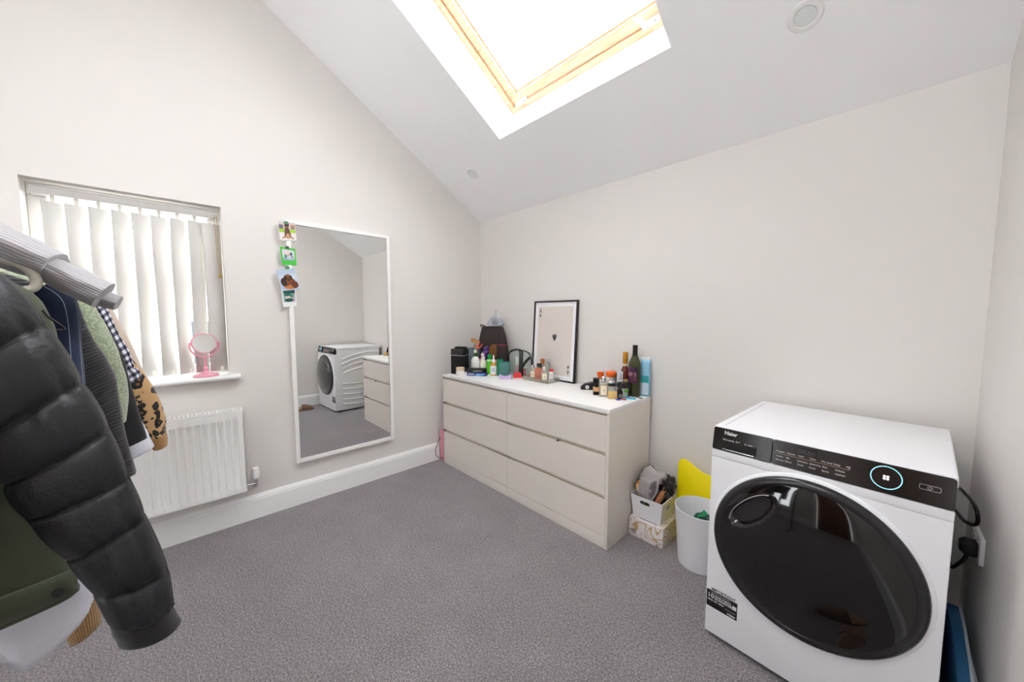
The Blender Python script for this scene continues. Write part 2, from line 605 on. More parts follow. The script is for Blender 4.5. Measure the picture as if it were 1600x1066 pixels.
# casement added in the front wall, behind the camera, to brighten the room
UPVC = M('white_upvc', 'f2f2f0', 0.3)
w3 = thing('fill_window'); w3['kind'] = 'structure'
for q in ((FX0, FX1, FZ0, FZ0 + 0.06), (FX0, FX1, FZ1 - 0.06, FZ1)):
    box('frame_rail', q[0], q[1], YF - 0.17, YF - 0.11, q[2], q[3], UPVC, w3, bevel=0.005)
for x in (FX0, (FX0 + FX1) / 2 - 0.03, FX1 - 0.06):
    box('frame_stile', x, x + 0.06, YF - 0.17, YF - 0.11, FZ0 + 0.06, FZ1 - 0.06, UPVC, w3, bevel=0.005)
for x in (FX0 + 0.06, (FX0 + FX1) / 2 + 0.03):
    box('pane', x, x + (FX1 - FX0) / 2 - 0.09, YF - 0.145, YF - 0.138, FZ0 + 0.06, FZ1 - 0.06, PANE, w3)
box('window_board', FX0 - 0.04, FX1 + 0.04, YF - 0.11, YF + 0.03, FZ0 - 0.022, FZ0, WHITE_GLOSS, w3, bevel=0.004)

# recessed downlights (switched off)
def downlight(x, s, label):
    t = thing('ceiling_downlight', label, 'downlight', slope_pt(x, s, 0), group='recessed ceiling downlights')
    t.rotation_euler = Vector((0, 0, 1)).rotation_difference(-NV).to_euler()
    lathe('trim_ring', [(0.034, 0.0), (0.034, 0.003), (0.038, 0.006), (0.050, 0.005), (0.055, 0.0)], WHITE_GLOSS, t, n=40)
    lathe('lens', [(0.0, 0.001), (0.033, 0.001), (0.033, 0.0035), (0.0, 0.0045)], M('frosted_lens', 'e6ebea', 0.3), t, n=32)
    return t
downlight(0.391, 0.387 / -SD.y, 'small recessed ceiling downlight near the corner above the white mirror')
downlight(2.421, 0.388 / -SD.y, 'recessed ceiling downlight with white rim, above the tumble dryer beside the roof window')

# ------------------------------------------------------------------ gable window, sill, blind
w1 = thing('window_1'); w1['kind'] = 'structure'
fx0, fx1 = -0.165, -0.105
SILLZ = 0.927
def wbar(nm, y0, y1, z0, z1, x0=fx0, x1=fx1, m=UPVC, par=w1, bev=0.006):
    return box(nm, x0, x1, y0, y1, z0, z1, m, par, bevel=bev)
wbar('frame_rail', WY0, WY1, SILLZ, SILLZ + 0.06)
wbar('frame_rail', WY0, WY1, WZ1 - 0.06, WZ1)
wbar('frame_stile', WY0, WY0 + 0.06, SILLZ + 0.06, WZ1 - 0.06)
wbar('frame_stile', WY1 - 0.06, WY1, SILLZ + 0.06, WZ1 - 0.06)
wbar('sash_rail', WY0 + 0.06, WY1 - 0.06, 1.45, 1.50)
wbar('pane', WY0 + 0.06, WY1 - 0.06, SILLZ + 0.06, WZ1 - 0.06, -0.14, -0.132, PANE, bev=0)
# sill board projecting into the room
bm = bmesh.new()
prism_bm(bm, [(-0.105, 0.9), (0.040, 0.9), (0.046, 0.904), (0.049, 0.913), (0.046, 0.922), (0.040, SILLZ), (-0.105, SILLZ)], WY0, WY1, 'y')
bm2 = bm
prism_bm(bm, [(0.0005, 0.9), (0.040, 0.9), (0.046, 0.904), (0.049, 0.913), (0.046, 0.922), (0.040, SILLZ), (0.0005, SILLZ)], WY0 - 0.045, WY0, 'y')
prism_bm(bm, [(0.0005, 0.9), (0.040, 0.9), (0.046, 0.904), (0.049, 0.913), (0.046, 0.922), (0.040, SILLZ), (0.0005, SILLZ)], WY1, WY1 + 0.045, 'y')
sill = fin(bm, 'window_sill', WHITE_GLOSS, w1)

def slat_mat():
    k = NT('cream_blind_fabric', 0.9)
    n = k.n('ShaderNodeTexNoise', i_Scale=500.0, i_Detail=2.0)
    k.l(k.tc.outputs['Object'], n.inputs['Vector'])
    k.b.inputs['Base Color'].default_value = lin('d2d0cb')
    k.bump(n.outputs['Fac'], 0.25, 0.001)
    tr = k.n('ShaderNodeBsdfTranslucent'); tr.inputs[0].default_value = lin('f0efe9')
    mx = k.n('ShaderNodeMixShader'); mx.inputs[0].default_value = 0.05
    k.l(k.b.outputs[0], mx.inputs[1]); k.l(tr.outputs[0], mx.inputs[2])
    k.l(mx.outputs[0], k.t.nodes['Material Output'].inputs[0])
    return k.m
SLAT = slat_mat()
bl = thing('vertical_blind', 'white vertical slat blind hanging half closed in the window recess', 'blind', (0, 0, 0))
HZ = WZ1 - 0.028
bm = bmesh.new()
prism_bm(bm, [(-0.072, HZ - 0.036), (-0.022, HZ - 0.036), (-0.020, HZ - 0.030), (-0.020, HZ - 0.006), (-0.026, HZ), (-0.072, HZ)], WY0 + 0.022, WY1 - 0.018, 'y')
fin(bm, 'headrail', M('blind_headrail', 'b9b7b3', 0.45), bl)
nsl = 9
y_a, y_b = WY0 + 0.085, WY1 - 0.045
for i in range(nsl):
    y = y_a + (y_b - y_a) * i / (nsl - 1)
    ang = R(45 if i < nsl - 1 else 66)
    hw = 0.0445
    # gently bowed fabric strip, 2 mm thick
    rings = []
    for z in (SILLZ + 0.022, SILLZ + 0.2, 1.3, 1.6, HZ - 0.065):
        loop = []
        for (side, th) in ((0, 0.0009), (1, -0.0009)):
            ks = range(7) if side == 0 else range(6, -1, -1)
            for q in ks:
                u = -1 + 2 * q / 6
                bow = 0.006 * (1 - u * u) + th
                sw = 0.004 * math.sin(z * 5 + i * 1.7)
                px = hw * u; py = bow + sw
                loop.append((-0.046 + px * math.cos(ang) * -1 + py * math.sin(ang), y + px * math.sin(ang) + py * math.cos(ang), z))
        rings.append(loop)
    s_ = loft('slat', rings, SLAT, bl)
    box('hanger_clip', -0.049, -0.043, y - 0.007, y + 0.007, HZ - 0.068, HZ - 0.036, M('slat_weight', 'e9e6dd', 0.6), s_)
    box('bottom_weight', -0.049, -0.043, y - 0.02, y + 0.02, SILLZ + 0.026, SILLZ + 0.050, M('slat_weight', 'e9e6dd', 0.6), s_)
# control chain and cord weight at the right end
tube('control_cord', [(-0.014, WY1 - 0.020, HZ - 0.02), (-0.013, WY1 - 0.019, HZ - 0.25), (-0.013, WY1 - 0.017, 1.52)], 0.0016, M('brass_cord', 'a98f5f', 0.5), bl)
tube('control_cord', [(-0.014, WY1 - 0.032, HZ - 0.02), (-0.013, WY1 - 0.027, HZ - 0.25), (-0.013, WY1 - 0.019, 1.52)], 0.0014, M('brass_cord'), bl)
lathe('cord_weight', [(0.0, 0), (0.007, 0.003), (0.010, 0.012), (0.007, 0.022), (0.0, 0.026)], M('brass_weight', 'b59a60', 0.3, 0.8), bl, n=14, loc=(-0.013, WY1 - 0.018, 1.496))

# what the gaps in the blind look out on: a brick house wall across the way
def brick_mat():
    k = NT('red_brick_wall', 0.9)
    b = k.n('ShaderNodeTexBrick', i_Scale=4.4)
    b.inputs['Color1'].default_value = lin('b8745a'); b.inputs['Color2'].default_value = lin('a9664c'); b.inputs['Mortar'].default_value = lin('c9bfb2')
    mp = k.n('ShaderNodeMapping'); mp.inputs['Rotation'].default_value = (R(90), 0, R(90))
    k.l(k.tc.outputs['Object'], mp.inputs[0]); k.l(mp.outputs[0], b.inputs['Vector'])
    k.col(b.outputs['Color'])
    return k.m
hs = thing('neighbour_house', 'brick house seen faintly through the gaps of the window blind', 'house', (-9.0, -2.2, -2.6))
box('wall', -4, 0, -1.2, 3.0, 0, 4.6, brick_mat(), hs)
prism('roof', [(-1.4, 4.6), (3.2, 4.6), (3.2, 4.72), (0.9, 6.4), (-1.4, 4.72)], -4.2, 0.2, 'x', M('slate_roof', '6d6a6c', 0.7), hs)
hw_ = box('window', -0.02, 0.03, 0.2, 1.2, 2.6, 3.8, UPVC, hs)
box('pane', 0.03, 0.035, 0.27, 1.13, 2.67, 3.73, M('dark_glass', '30363c', 0.1), hw_)
box('ground', -14, -0.3, -10, 8, -2.72, -2.6, M('outside_paving', '9a958e', 0.9, vary=(3, 0.2)))['kind'] = 'structure'

# ------------------------------------------------------------------ radiator under the window
RADM = M('white_radiator_enamel', 'ececea', 0.3)
rad = thing('radiator', 'white ribbed panel radiator on the wall under the window', 'radiator', (0, 0, 0))
ry0, ry1, rz0, rz1 = -2.655, -1.873, 0.225, 0.722
# front panel with pressed vertical channels: outline profile in y extruded, flat margins top and bottom
def rib_panel(name, xb, xf, depth, flip=1):
    pitch = 0.0334
    nr = int((ry1 - ry0 - 0.03) / pitch)
    m0 = (ry1 - ry0 - nr * pitch) / 2
    ys = [ry0]; on = [0]
    rows = []
    for i in range(nr):
        a = ry0 + m0 + i * pitch
        for u, v in ((0.10, 0), (0.28, 1), (0.72, 1), (0.90, 0)):
            ys.append(a + u * pitch); on.append(v)
    ys.append(ry1); on.append(0)
    zs = [(rz0, 0), (rz0 + 0.040, 0), (rz0 + 0.052, 1), (rz1 - 0.060, 1), (rz1 - 0.048, 0), (rz1 - 0.006, 0)]
    bm = bmesh.new()
    g = [[bm.verts.new((xf - depth * v * w, y, z)) for y, v in zip(ys, on)] for z, w in zs]
    back = [[bm.verts.new((xb, y, z)) for y in (ry0, ry1)] for z in (rz0, rz1 - 0.006)]
    for r in range(len(g) - 1):
        for c in range(len(ys) - 1):
            bm.faces.new((g[r][c], g[r][c + 1], g[r + 1][c + 1], g[r + 1][c]))
    bm.faces.new([back[0][0], back[1][0], back[1][1], back[0][1]])
    bm.faces.new(g[0][::-1] + [back[0][0], back[0][1]][::1])
    bm.faces.new(g[-1] + [back[1][1], back[1][0]])
    bm.faces.new([r[0] for r in g] + [back[1][0], back[0][0]])
    bm.faces.new([r[-1] for r in g][::-1] + [back[0][1], back[1][1]])
    return fin(bm, name, RADM, rad, smooth=True, ang=35)
rib_panel('front_panel', 0.080, 0.100, 0.008)
box('rear_panel', 0.030, 0.042, ry0, ry1, rz0 + 0.005, rz1 - 0.01, RADM, rad, bevel=0.003)
for y in (ry0, ry1 - 0.004):
    box('side_cover', 0.030, 0.100, y, y + 0.004, rz0 + 0.01, rz1, RADM, rad, bevel=0.001)
# top grille: frame with cross bars
gr = box('grille_edge', 0.092, 0.099, ry0, ry1, rz1 - 0.005, rz1 + 0.004, RADM, rad, bevel=0.001)
box('grille_edge', 0.030, 0.037, ry0, ry1, rz1 - 0.005, rz1 + 0.004, RADM, rad, bevel=0.001)
for i in range(44):
    y = ry0 + 0.008 + i * (ry1 - ry0 - 0.02) / 43
    box('grille_bar', 0.037, 0.092, y, y + 0.006, rz1 - 0.003, rz1 + 0.003, RADM, rad)
box('convector_fins', 0.044, 0.078, ry0 + 0.04, ry1 - 0.04, rz0 + 0.03, rz1 - 0.03, M('fin_grey', '8c8c8a', 0.6), rad)
for y in (ry0 + 0.12, ry1 - 0.12):
    box('wall_bracket', 0.0005, 0.031, y, y + 0.03, rz0 + 0.06, rz1 - 0.06, GREYM, rad)
# thermostatic valve and pipe
v = lathe('thermostatic_valve', [(0.0, 0), (0.016, 0), (0.019, 0.006), (0.0215, 0.02), (0.0205, 0.045), (0.017, 0.066), (0.0, 0.068)], WHITE, rad, n=20, loc=(0.062, ry1 + 0.048, 0.278))
lathe('valve_scale', [(0.0165, 0), (0.0205, 0.0), (0.0205, 0.006), (0.0165, 0.006)], M('valve_scale_grey', 'b5b5b3', 0.5), v, n=20, loc=(0, 0, -0.001))
lathe('valve_body', [(0.0, -0.05), (0.009, -0.05), (0.011, -0.03), (0.013, -0.012), (0.0135, 0.0), (0.0, 0.0)], CHROME, rad, n=16, loc=(0.062, ry1 + 0.048, 0.279))
tube('valve_tail', [(0.062, ry1 - 0.005, 0.246), (0.062, ry1 + 0.020, 0.246), (0.062, ry1 + 0.048, 0.246)], 0.0095, CHROME, rad, n=12)
tube('supply_pipe', [(0.062, ry1 + 0.048, 0.24), (0.062, ry1 + 0.048, 0.228), (0.055, ry1 + 0.047, 0.220), (0.0005, ry1 + 0.047, 0.218)], 0.0075, CHROME, rad, n=12)

# ------------------------------------------------------------------ wall mirror
MY0, MY1, MZ0, MZ1 = -1.597, -0.913, 0.2915, 1.886
mir = thing('wall_mirror', 'tall white-framed rectangular mirror hung on the wall beside the window', 'mirror', (0, 0, 0))
MF = M('white_mirror_frame', 'f3f2ef', 0.35)
fw = 0.024
xt = 0.032
for (a, b, c, e) in ((MY0, MY0 + fw, MZ0, MZ1), (MY1 - fw, MY1, MZ0, MZ1)):
    lo = a == MY0
    pts = [(a, c), (b, c + fw), (b, e - fw), (a, e)] if lo else [(b, c), (b, e), (a, e - fw), (a, c + fw)]
    prism('frame_stile', pts, 0.001, xt, 'x', MF, mir, bevel=0.0015)
prism('frame_rail', [(MY0, MZ0), (MY1, MZ0), (MY1 - fw, MZ0 + fw), (MY0 + fw, MZ0 + fw)], 0.001, xt, 'x', MF, mir, bevel=0.0015)
prism('frame_rail', [(MY0, MZ1), (MY0 + fw, MZ1 - fw), (MY1 - fw, MZ1 - fw), (MY1, MZ1)], 0.001, xt, 'x', MF, mir, bevel=0.0015)
box('mirror_glass', 0.010, 0.022, MY0 + fw - 0.004, MY1 - fw + 0.004, MZ0 + fw - 0.004, MZ1 - fw + 0.004, M('silvered_mirror', 'f2f3f1', 0.0, 1.0), mir)

# photos taped to the left side of the mirror frame
def disc_pts(cx, cy, rx, ry, n=14, rot=0):
    return [(cx + rx * math.cos(2 * PI * i / n) * math.cos(rot) - ry * math.sin(2 * PI * i / n) * math.sin(rot),
             cy + rx * math.cos(2 * PI * i / n) * math.sin(rot) + ry * math.sin(2 * PI * i / n) * math.cos(rot)) for i in range(n)]
def photo(label, quad, x, shapes, border, card='f2f2f0'):
    """quad: bl, br, tr, tl as (y,z); the card is a thin sheet and the print is thin flat shapes on it"""
    cy = sum(p[0] for p in quad) / 4; cz = sum(p[1] for p in quad) / 4
    t = thing('photo_print', label, 'photo', (x, cy, cz), group='photo prints taped to the mirror')
    q = [(p[0] - cy, p[1] - cz) for p in quad]
    def uv(u, v_):
        a = [q[0][i] * (1 - u) + q[1][i] * u for i in (0, 1)]
        b = [q[3][i] * (1 - u) + q[2][i] * u for i in (0, 1)]
        return (a[0] * (1 - v_) + b[0] * v_, a[1] * (1 - v_) + b[1] * v_)
    prism('card', q, 0, 0.0008, 'x', M('photo_card_' + card, card, 0.4), t)
    bl_, bt, br, bb = border
    mats = []; bm = bmesh.new()
    for i, (colr, pts) in enumerate(shapes):
        m = M('print_' + colr, colr, 0.35)
        if m not in mats: mats.append(m)
        pp = [(bl_ + (1 - bl_ - br) * min(1, max(0, a)), bb + (1 - bb - bt) * min(1, max(0, b))) for a, b in pts]
        vs = [bm.verts.new((0.0010 + 0.00004 * i, *uv(*p))) for p in pp]
        f = bm.faces.new(vs); f.material_index = mats.index(m)
    fin(bm, 'print', None, t, mats=mats)
    return t, uv
def rect(a, b, c, d): return [(a, c), (b, c), (b, d), (a, d)]
D_ = disc_pts
p1, uv1 = photo('photo print of a dog sitting upright on a path, topmost on the mirror frame', [(-1.635, 1.751), (-1.540, 1.757), (-1.546, 1.872), (-1.640, 1.868)], 0.0335,
    [('a58a8c', rect(0, 1, 0, 1)), ('e9e2e2', rect(0, 1, 0, .42)), ('a9cf4a', rect(0, 1, .42, .62)), ('cfc0bc', rect(0, 1, .62, 1)), ('6e6470', rect(0, .25, .62, .85)), ('b48d6a', rect(.7, 1, .68, .88)), ('7a6f80', D_(.85, .68, .1, .07)),
     ('8a6a55', D_(.5, .30, .22, .22)), ('6d4a3c', D_(.48, .50, .17, .24)), ('c79a72', D_(.5, .22, .10, .16)), ('b08462', D_(.25, .14, .14, .05, rot=.4)), ('b08462', D_(.75, .14, .14, .05, rot=-.5)), ('4a3a3e', D_(.47, .80, .14, .12)), ('2e262a', [(.33, .82), (.38, .98), (.45, .88)]), ('2e262a', [(.52, .88), (.62, .98), (.62, .82)]), ('8d6d5c', D_(.47, .73, .07, .06)), ('7d3b52', D_(.48, .66, .12, .03))], (0.03, 0.03, 0.03, 0.03), 'd8d0cc')
p2, uv2 = photo('small instant photo with a bright green border, second down on the mirror frame', [(-1.625, 1.598), (-1.546, 1.603), (-1.551, 1.705), (-1.636, 1.712)], 0.0335,
    [('d9d3d9', rect(0, 1, 0, 1)), ('8fa3b5', rect(0, 1, 0, .25)), ('b6c4d0', D_(.6, .2, .35, .12)), ('2f8f6b', D_(.25, .38, .12, .16)), ('3c6f73', D_(.72, .62, .13, .16)), ('e6d2cc', D_(.42, .66, .2, .2)), ('c7a3a6', D_(.5, .5, .12, .1)), ('6f8b9c', D_(.8, .35, .12, .08))], (0.10, 0.12, 0.10, 0.26), '46c043')
p4, uv4 = photo('white-bordered instant photo with a dark green picture, lowest on the mirror frame', [(-1.632, 1.331), (-1.556, 1.340), (-1.556, 1.458), (-1.640, 1.455)], 0.0333,
    [('8fb3ad', rect(0, 1, 0, 1)), ('b9a7b4', rect(.6, 1, 0, .5)), ('215a4f', D_(.45, .15, .4, .14)), ('e2c9c4', D_(.4, .4, .3, .1, rot=.3)), ('2f6e5c', D_(.35, .58, .32, .12)), ('1f4f49', rect(0, 1, .68, 1)), ('3c8a72', D_(.7, .5, .12, .16))], (0.10, 0.10, 0.10, 0.24), 'e9eceb')
p3, uv3 = photo('photo print of a brown dog lying down against pale sky, tilted on the mirror frame', [(-1.634, 1.432), (-1.533, 1.449), (-1.562, 1.585), (-1.664, 1.563)], 0.0360,
    [('b9c9dd', rect(0, 1, 0, 1)), ('cdd6e2', rect(0, 1, .45, .75)), ('4d3a30', D_(.42, .35, .38, .26)), ('3a2b26', D_(.3, .42, .26, .2)), ('7d4a30', D_(.62, .34, .26, .24)), ('8a512f', D_(.52, .56, .2, .2)), ('3b2823', D_(.36, .6, .08, .12)), ('3b2823', D_(.68, .58, .07, .12)), ('5b3424', D_(.52, .5, .09, .1)), ('1d1516', D_(.52, .47, .05, .04)), ('1d1516', D_(.45, .6, .025, .025)), ('1d1516', D_(.60, .6, .025, .025)), ('c07a45', D_(.55, .12, .4, .1)), ('6b3d28', D_(.8, .22, .2, .18))], (0.03, 0.03, 0.03, 0.03), 'b9c4d2')
TAPE = M('green_washi_tape', '5f8a64', 0.6)
def tape(t, uv, u, v0, v1, w=.12, c=TAPE):
    a, b_, c_, d_ = uv(u - w, v0), uv(u + w, v0), uv(u + w, v1), uv(u - w, v1)
    prism('tape', [a, b_, c_, d_], 0.0026, 0.0030, 'x', c, t)
tape(p1, uv1, .45, .86, 1.02); tape(p2, uv2, .47, .92, 1.08, c=M('dark_tape', '4a5a44', 0.6)); tape(p3, uv3, .62, .97, 1.10, w=.11)

# ------------------------------------------------------------------ pink vanity mirror on the sill
PINK = M('pink_plastic', 'e79fb0', 0.35, coat=0.3)
vm = thing('vanity_mirror', 'round pink tabletop make-up mirror standing on the window sill', 'mirror', (0.0, -2.022, SILLZ), R(9))
base = lathe('base', [(0.0, 0), (0.056, 0), (0.060, 0.003), (0.060, 0.008), (0.055, 0.014), (0.030, 0.020), (0.016, 0.026), (0.0, 0.028)], PINK, vm, n=36, sx=0.75)
lathe('stem', [(0.0, 0.024), (0.016, 0.026), (0.010, 0.036), (0.011, 0.042), (0.013, 0.046), (0.011, 0.052), (0.0065, 0.058), (0.0062, 0.110), (0.008, 0.114), (0.0, 0.116)], PINK, vm, n=18)
tube('yoke', [(0, 0.066 * math.cos(R(a)), 0.185 + 0.072 * math.sin(R(a))) for a in range(178, 363, 8)], 0.0045, PINK, vm, n=8)
hd = lathe('mirror_frame', [(0.0, -0.006), (0.052, -0.006), (0.058, -0.003), (0.060, 0.001), (0.058, 0.006), (0.054, 0.007), (0.054, 0.004), (0.0, 0.004)], PINK, vm, n=40, loc=(0.0, 0, 0.192), rot=(0, R(80), 0))
lathe('mirror_glass', [(0.0, 0.0055), (0.0535, 0.0045)], M('silvered_mirror'), hd, n=40)
for s in (-1, 1):
    lathe('pivot', [(0, 0), (0.006, 0), (0.006, 0.007), (0, 0.009)], PINK, vm, n=12, loc=(0, s * 0.060, 0.192), rot=(R(-90 * s), 0, 0))

# ------------------------------------------------------------------ chest of drawers
DRX0, DRX1, DRY0, DRY1, DRZ = 0.107, 1.707, -0.500, -0.020, 0.78
DW = M('offwhite_foil_front', 'e6dfd6', 0.4, bump=(60, 0.02))
DT = M('white_foil_top', 'efeeec', 0.35)
DG = M('shadow_gap_board', 'e4ddcf', 0.5)
dr = thing('chest_of_drawers', 'long off-white six-drawer chest standing against the back wall', 'drawers', (DRX0, DRY0, 0))
LX, LY = DRX1 - DRX0, DRY1 - DRY0
box('top', -0.002, LX + 0.002, -0.004, LY, DRZ - 0.024, DRZ, DT, dr, bevel=0.0012)
for x in (0, LX - 0.018):
    box('side_panel', x, x + 0.018, 0.0, LY, 0, DRZ - 0.024, DW, dr, bevel=0.001)
box('back_panel', 0.018, LX - 0.018, LY - 0.008, LY - 0.002, 0.01, DRZ - 0.024, DW, dr)
box('divider', LX / 2 - 0.012, LX / 2 + 0.012, 0.0215, LY - 0.01, 0.0, DRZ - 0.024, DG, dr)
for i in range(3):
    zr = 0.285 + 0.24 * i
    box('rail', 0.018, LX - 0.018, 0.0215, 0.048, zr - 0.035, zr + 0.03 if i < 2 else DRZ - 0.024, DG, dr)
for (a, b) in ((0.018, LX / 2 - 0.001), (LX / 2 + 0.001, LX - 0.018)):
    box('plinth', a, b, 0.002, 0.02, 0, 0.066, DW, dr, bevel=0.0008)
rows = ((0.070, 0.281), (0.303, 0.521), (0.543, 0.742))
for ri, (z0, z1) in enumerate(rows):
    for ci, (a, b) in enumerate(((0.019, LX / 2 - 0.0015), (LX / 2 + 0.0015, LX - 0.019))):
        dw = thing('drawer', loc=(0, 0, 0)); dw.parent = dr
        prism('front', [(0.0, z0), (0.020, z0), (0.020, z1 - 0.024), (0.004, z1), (0.0, z1)], a, b, 'x', DW, dw, bevel=0.0006)
        box('drawer_box', a + 0.012, b - 0.012, 0.0205, LY - 0.03, z0 + 0.02, z1 - 0.055, DG, dw)
for z in (0.750, 0.532, 0.292):
    box('drawer_bumper', 0.003, 0.022, -0.0035, 0.003, z - 0.006, z + 0.006, M('dark_bumper', '3a3433', 0.6), dr, bevel=0.001)
box('drawer_tab', 1.243, 1.258, -0.0015, 0.012, 0.519, 0.527, M('dark_bumper'), dr)

# ------------------------------------------------------------------ tumble dryer
DRYW = M('white_appliance_enamel', 'ededf0', 0.28)
PANELM = M('dark_bronze_panel_gloss', '241f1d', 0.16)
GLASSD = M('smoked_door_glass', '0d0a0b', 0.06, coat=0.5)
BEZEL = M('dark_chrome_bezel', '3c3b3d', 0.22, 0.6)
INK = M('white_panel_print', 'dedede', 0.5)
INKD = M('dim_panel_print', 'c4c0bd', 0.5)
td = thing('tumble_dryer', 'white freestanding tumble dryer with a large round black glass door', 'tumble dryer', (2.2472, -0.6571, 0), R(-3.29))
BW, BD, BH = 0.595, 0.632, 0.852
PZ = 0.768
# cabinet
bm = bmesh.new()
prism_bm(bm, [(0.0, 0.018), (BD - 0.03, 0.018), (BD - 0.03, BH - 0.03), (0.03, BH - 0.03), (0.03, PZ), (0.0, PZ)], 0.004, BW - 0.004, 'x')
fin(bm, 'cabinet', DRYW, td, smooth=True, bevel=0.006, seg=3)
box('rear_housing', 0.02, BW - 0.02, BD - 0.03, BD - 0.004, 0.03, BH - 0.05, M('grey_back', 'b9b9bb', 0.5), td)
box('worktop', 0.0, BW, 0.020, BD, BH - 0.032, BH, DRYW, td, bevel=0.006, seg=3)
box('worktop_groove', 0.026, 0.029, 0.05, BD - 0.06, BH - 0.0005, BH + 0.0004, M('groove_grey', 'b8bcc6', 0.5), td)
# front panel below the controls with its fine seam
box('front_panel', 0.003, BW - 0.003, -0.004, 0.004, 0.022, 0.737, DRYW, td, bevel=0.003)
box('front_fascia', 0.003, BW - 0.003, -0.004, 0.004, 0.739, PZ - 0.002, DRYW, td, bevel=0.002)
# control panel, leaning back slightly
tilt = math.atan2(0.016, BH - PZ)
cp = thing('control_panel', loc=(0, -0.004, PZ)); cp.parent = td
cp.rotation_euler = (-tilt, 0, 0)
PH = (BH - PZ) / math.cos(tilt) - 0.002
prism('panel_face', rrect(0.192, BW - 0.003, 0.0, PH, 0.008), 0.0, 0.022, 'y', PANELM, cp, bevel=0.001)
dwr = prism('water_drawer_face', rrect(0.003, 0.1905, 0.0, PH, 0.006), 0.0, 0.022, 'y', PANELM, cp, bevel=0.001)
prism('drawer_grip_recess', rrect(0.036, 0.147, 0.008, 0.037, 0.003), -0.0006, 0.001, 'y', M('recess_black', '050404', 0.7), cp)
box('drawer_grip_lip', 0.040, 0.140, -0.0025, -0.0004, 0.0055, 0.0085, CHROME, cp)
FR = (R(90), 0, 0)
def ptxt(s, x, z, size, m=INK, nm='panel_print', bold=0.00012, sx=1.0):
    return text(nm, s, size, m, cp, (x, -0.0008, z), FR, 0.0003, bold=bold, sx=sx)
ptxt('Haier', 0.040, 0.062, 0.019, bold=0.0005, nm='brand_name')
ptxt('Heat pump  A++', 0.036, 0.0405, 0.0085, INKD)
ptxt('Q  series', 0.108, 0.0395, 0.007, INKD)
ptxt('ez', 0.160, 0.014, 0.011, M('faint_print', '5d5653', 0.5))
box('panel_rule', 0.199, 0.388, -0.0008, 0.0, 0.0398, 0.0406, M('rule_print', 'c9a08c', 0.5), cp)
for i, s in enumerate(('Program', 'Dryness', 'i-time', 'Temp', 'Dry Level', 'Delay')):
    ptxt(s, 0.204 + i * 0.0295, 0.0455, 0.0066, INKD)
ptxt('▷||'.replace('▷', '>'), 0.380, 0.0455, 0.0085, INK)
for i, (s, q) in enumerate((('Cotton', 'Memory 1'), ('Mix', 'Wool'), ('Synthetics', 'Towel'), ('Quick Dry', 'Duvet'), ('Shirt', 'Sports'), ('Delicate', 'i-Refresh'))):
    x = (0.204, 0.232, 0.262, 0.293, 0.325, 0.356)[i]
    ptxt(s, x, 0.029, 0.0066, INKD); ptxt(q, x, 0.017, 0.0066, INKD)
text('clock_display', '00:00', 0.020, M('unlit_digits', '34313a', 0.3), cp, (0.262, -0.0006, 0.056), FR, 0.0002)
dl = lathe('dial', [(0.0, 0.0), (0.0325, 0.0), (0.0325, 0.010), (0.030, 0.012), (0.0, 0.012)], PANELM, cp, n=48, loc=(0.465, 0.0, 0.046), rot=(R(90), 0, 0))
RINGM = M('lit_cyan_ring', '9fdcf0', 0.3, emit='8fdcf5', es=0.9)
tube('dial_ring', [(0.0312 * math.cos(2 * PI * i / 48), 0.0312 * math.sin(2 * PI * i / 48), 0.0118) for i in range(48)], 0.0011, RINGM, dl, n=6, closed=True)
for (a, b) in ((-1, -1), (1, -1), (-1, 1), (1, 1)):
    box('dial_icon', a * 0.0034 - 0.0025, a * 0.0034 + 0.0025, b * 0.0034 - 0.0025, b * 0.0034 + 0.0025, 0.0119, 0.0124, M('lit_white_icon', 'ffffff', 0.5, emit='ffffff', es=1.0), dl)
pb = tube('power_button', [(x, -0.0006, z) for x, z in rrect(0.528, 0.566, 0.038, 0.051, 0.003, 3)], 0.0004, INK, cp, n=5, closed=True)
tube('power_icon', [(0.547 + 0.0042 * math.sin(R(a)), -0.0006, 0.0445 + 0.0042 * math.cos(R(a))) for a in range(35, 330, 15)], 0.0004, INK, cp, n=5)
tube('power_icon', [(0.547, -0.0006, 0.0445), (0.547, -0.0006, 0.0495)], 0.0004, INK, cp, n=5)
# door: dished collar pressed in the front, dark bezel, bulged smoked glass with a grip hollow
DC = (0.297, -0.004, 0.474)
DRAD = 0.272
lathe('door_collar', [(DRAD - 0.006, 0.0), (DRAD + 0.010, 0.0), (DRAD + 0.008, 0.005), (DRAD + 0.001, 0.009), (DRAD - 0.006, 0.010)], DRYW, td, n=96, loc=DC, rot=(R(90), 0, 0))
door = thing('door', loc=DC); door.parent = td; door.rotation_euler = (R(90), 0, 0)
lathe('door_bezel', [(DRAD - 0.030, 0.004), (DRAD - 0.001, 0.004), (DRAD, 0.010), (DRAD - 0.003, 0.019), (DRAD - 0.010, 0.025), (DRAD - 0.018, 0.027), (DRAD - 0.026, 0.026), (DRAD - 0.030, 0.022)], BEZEL, door, n=96)
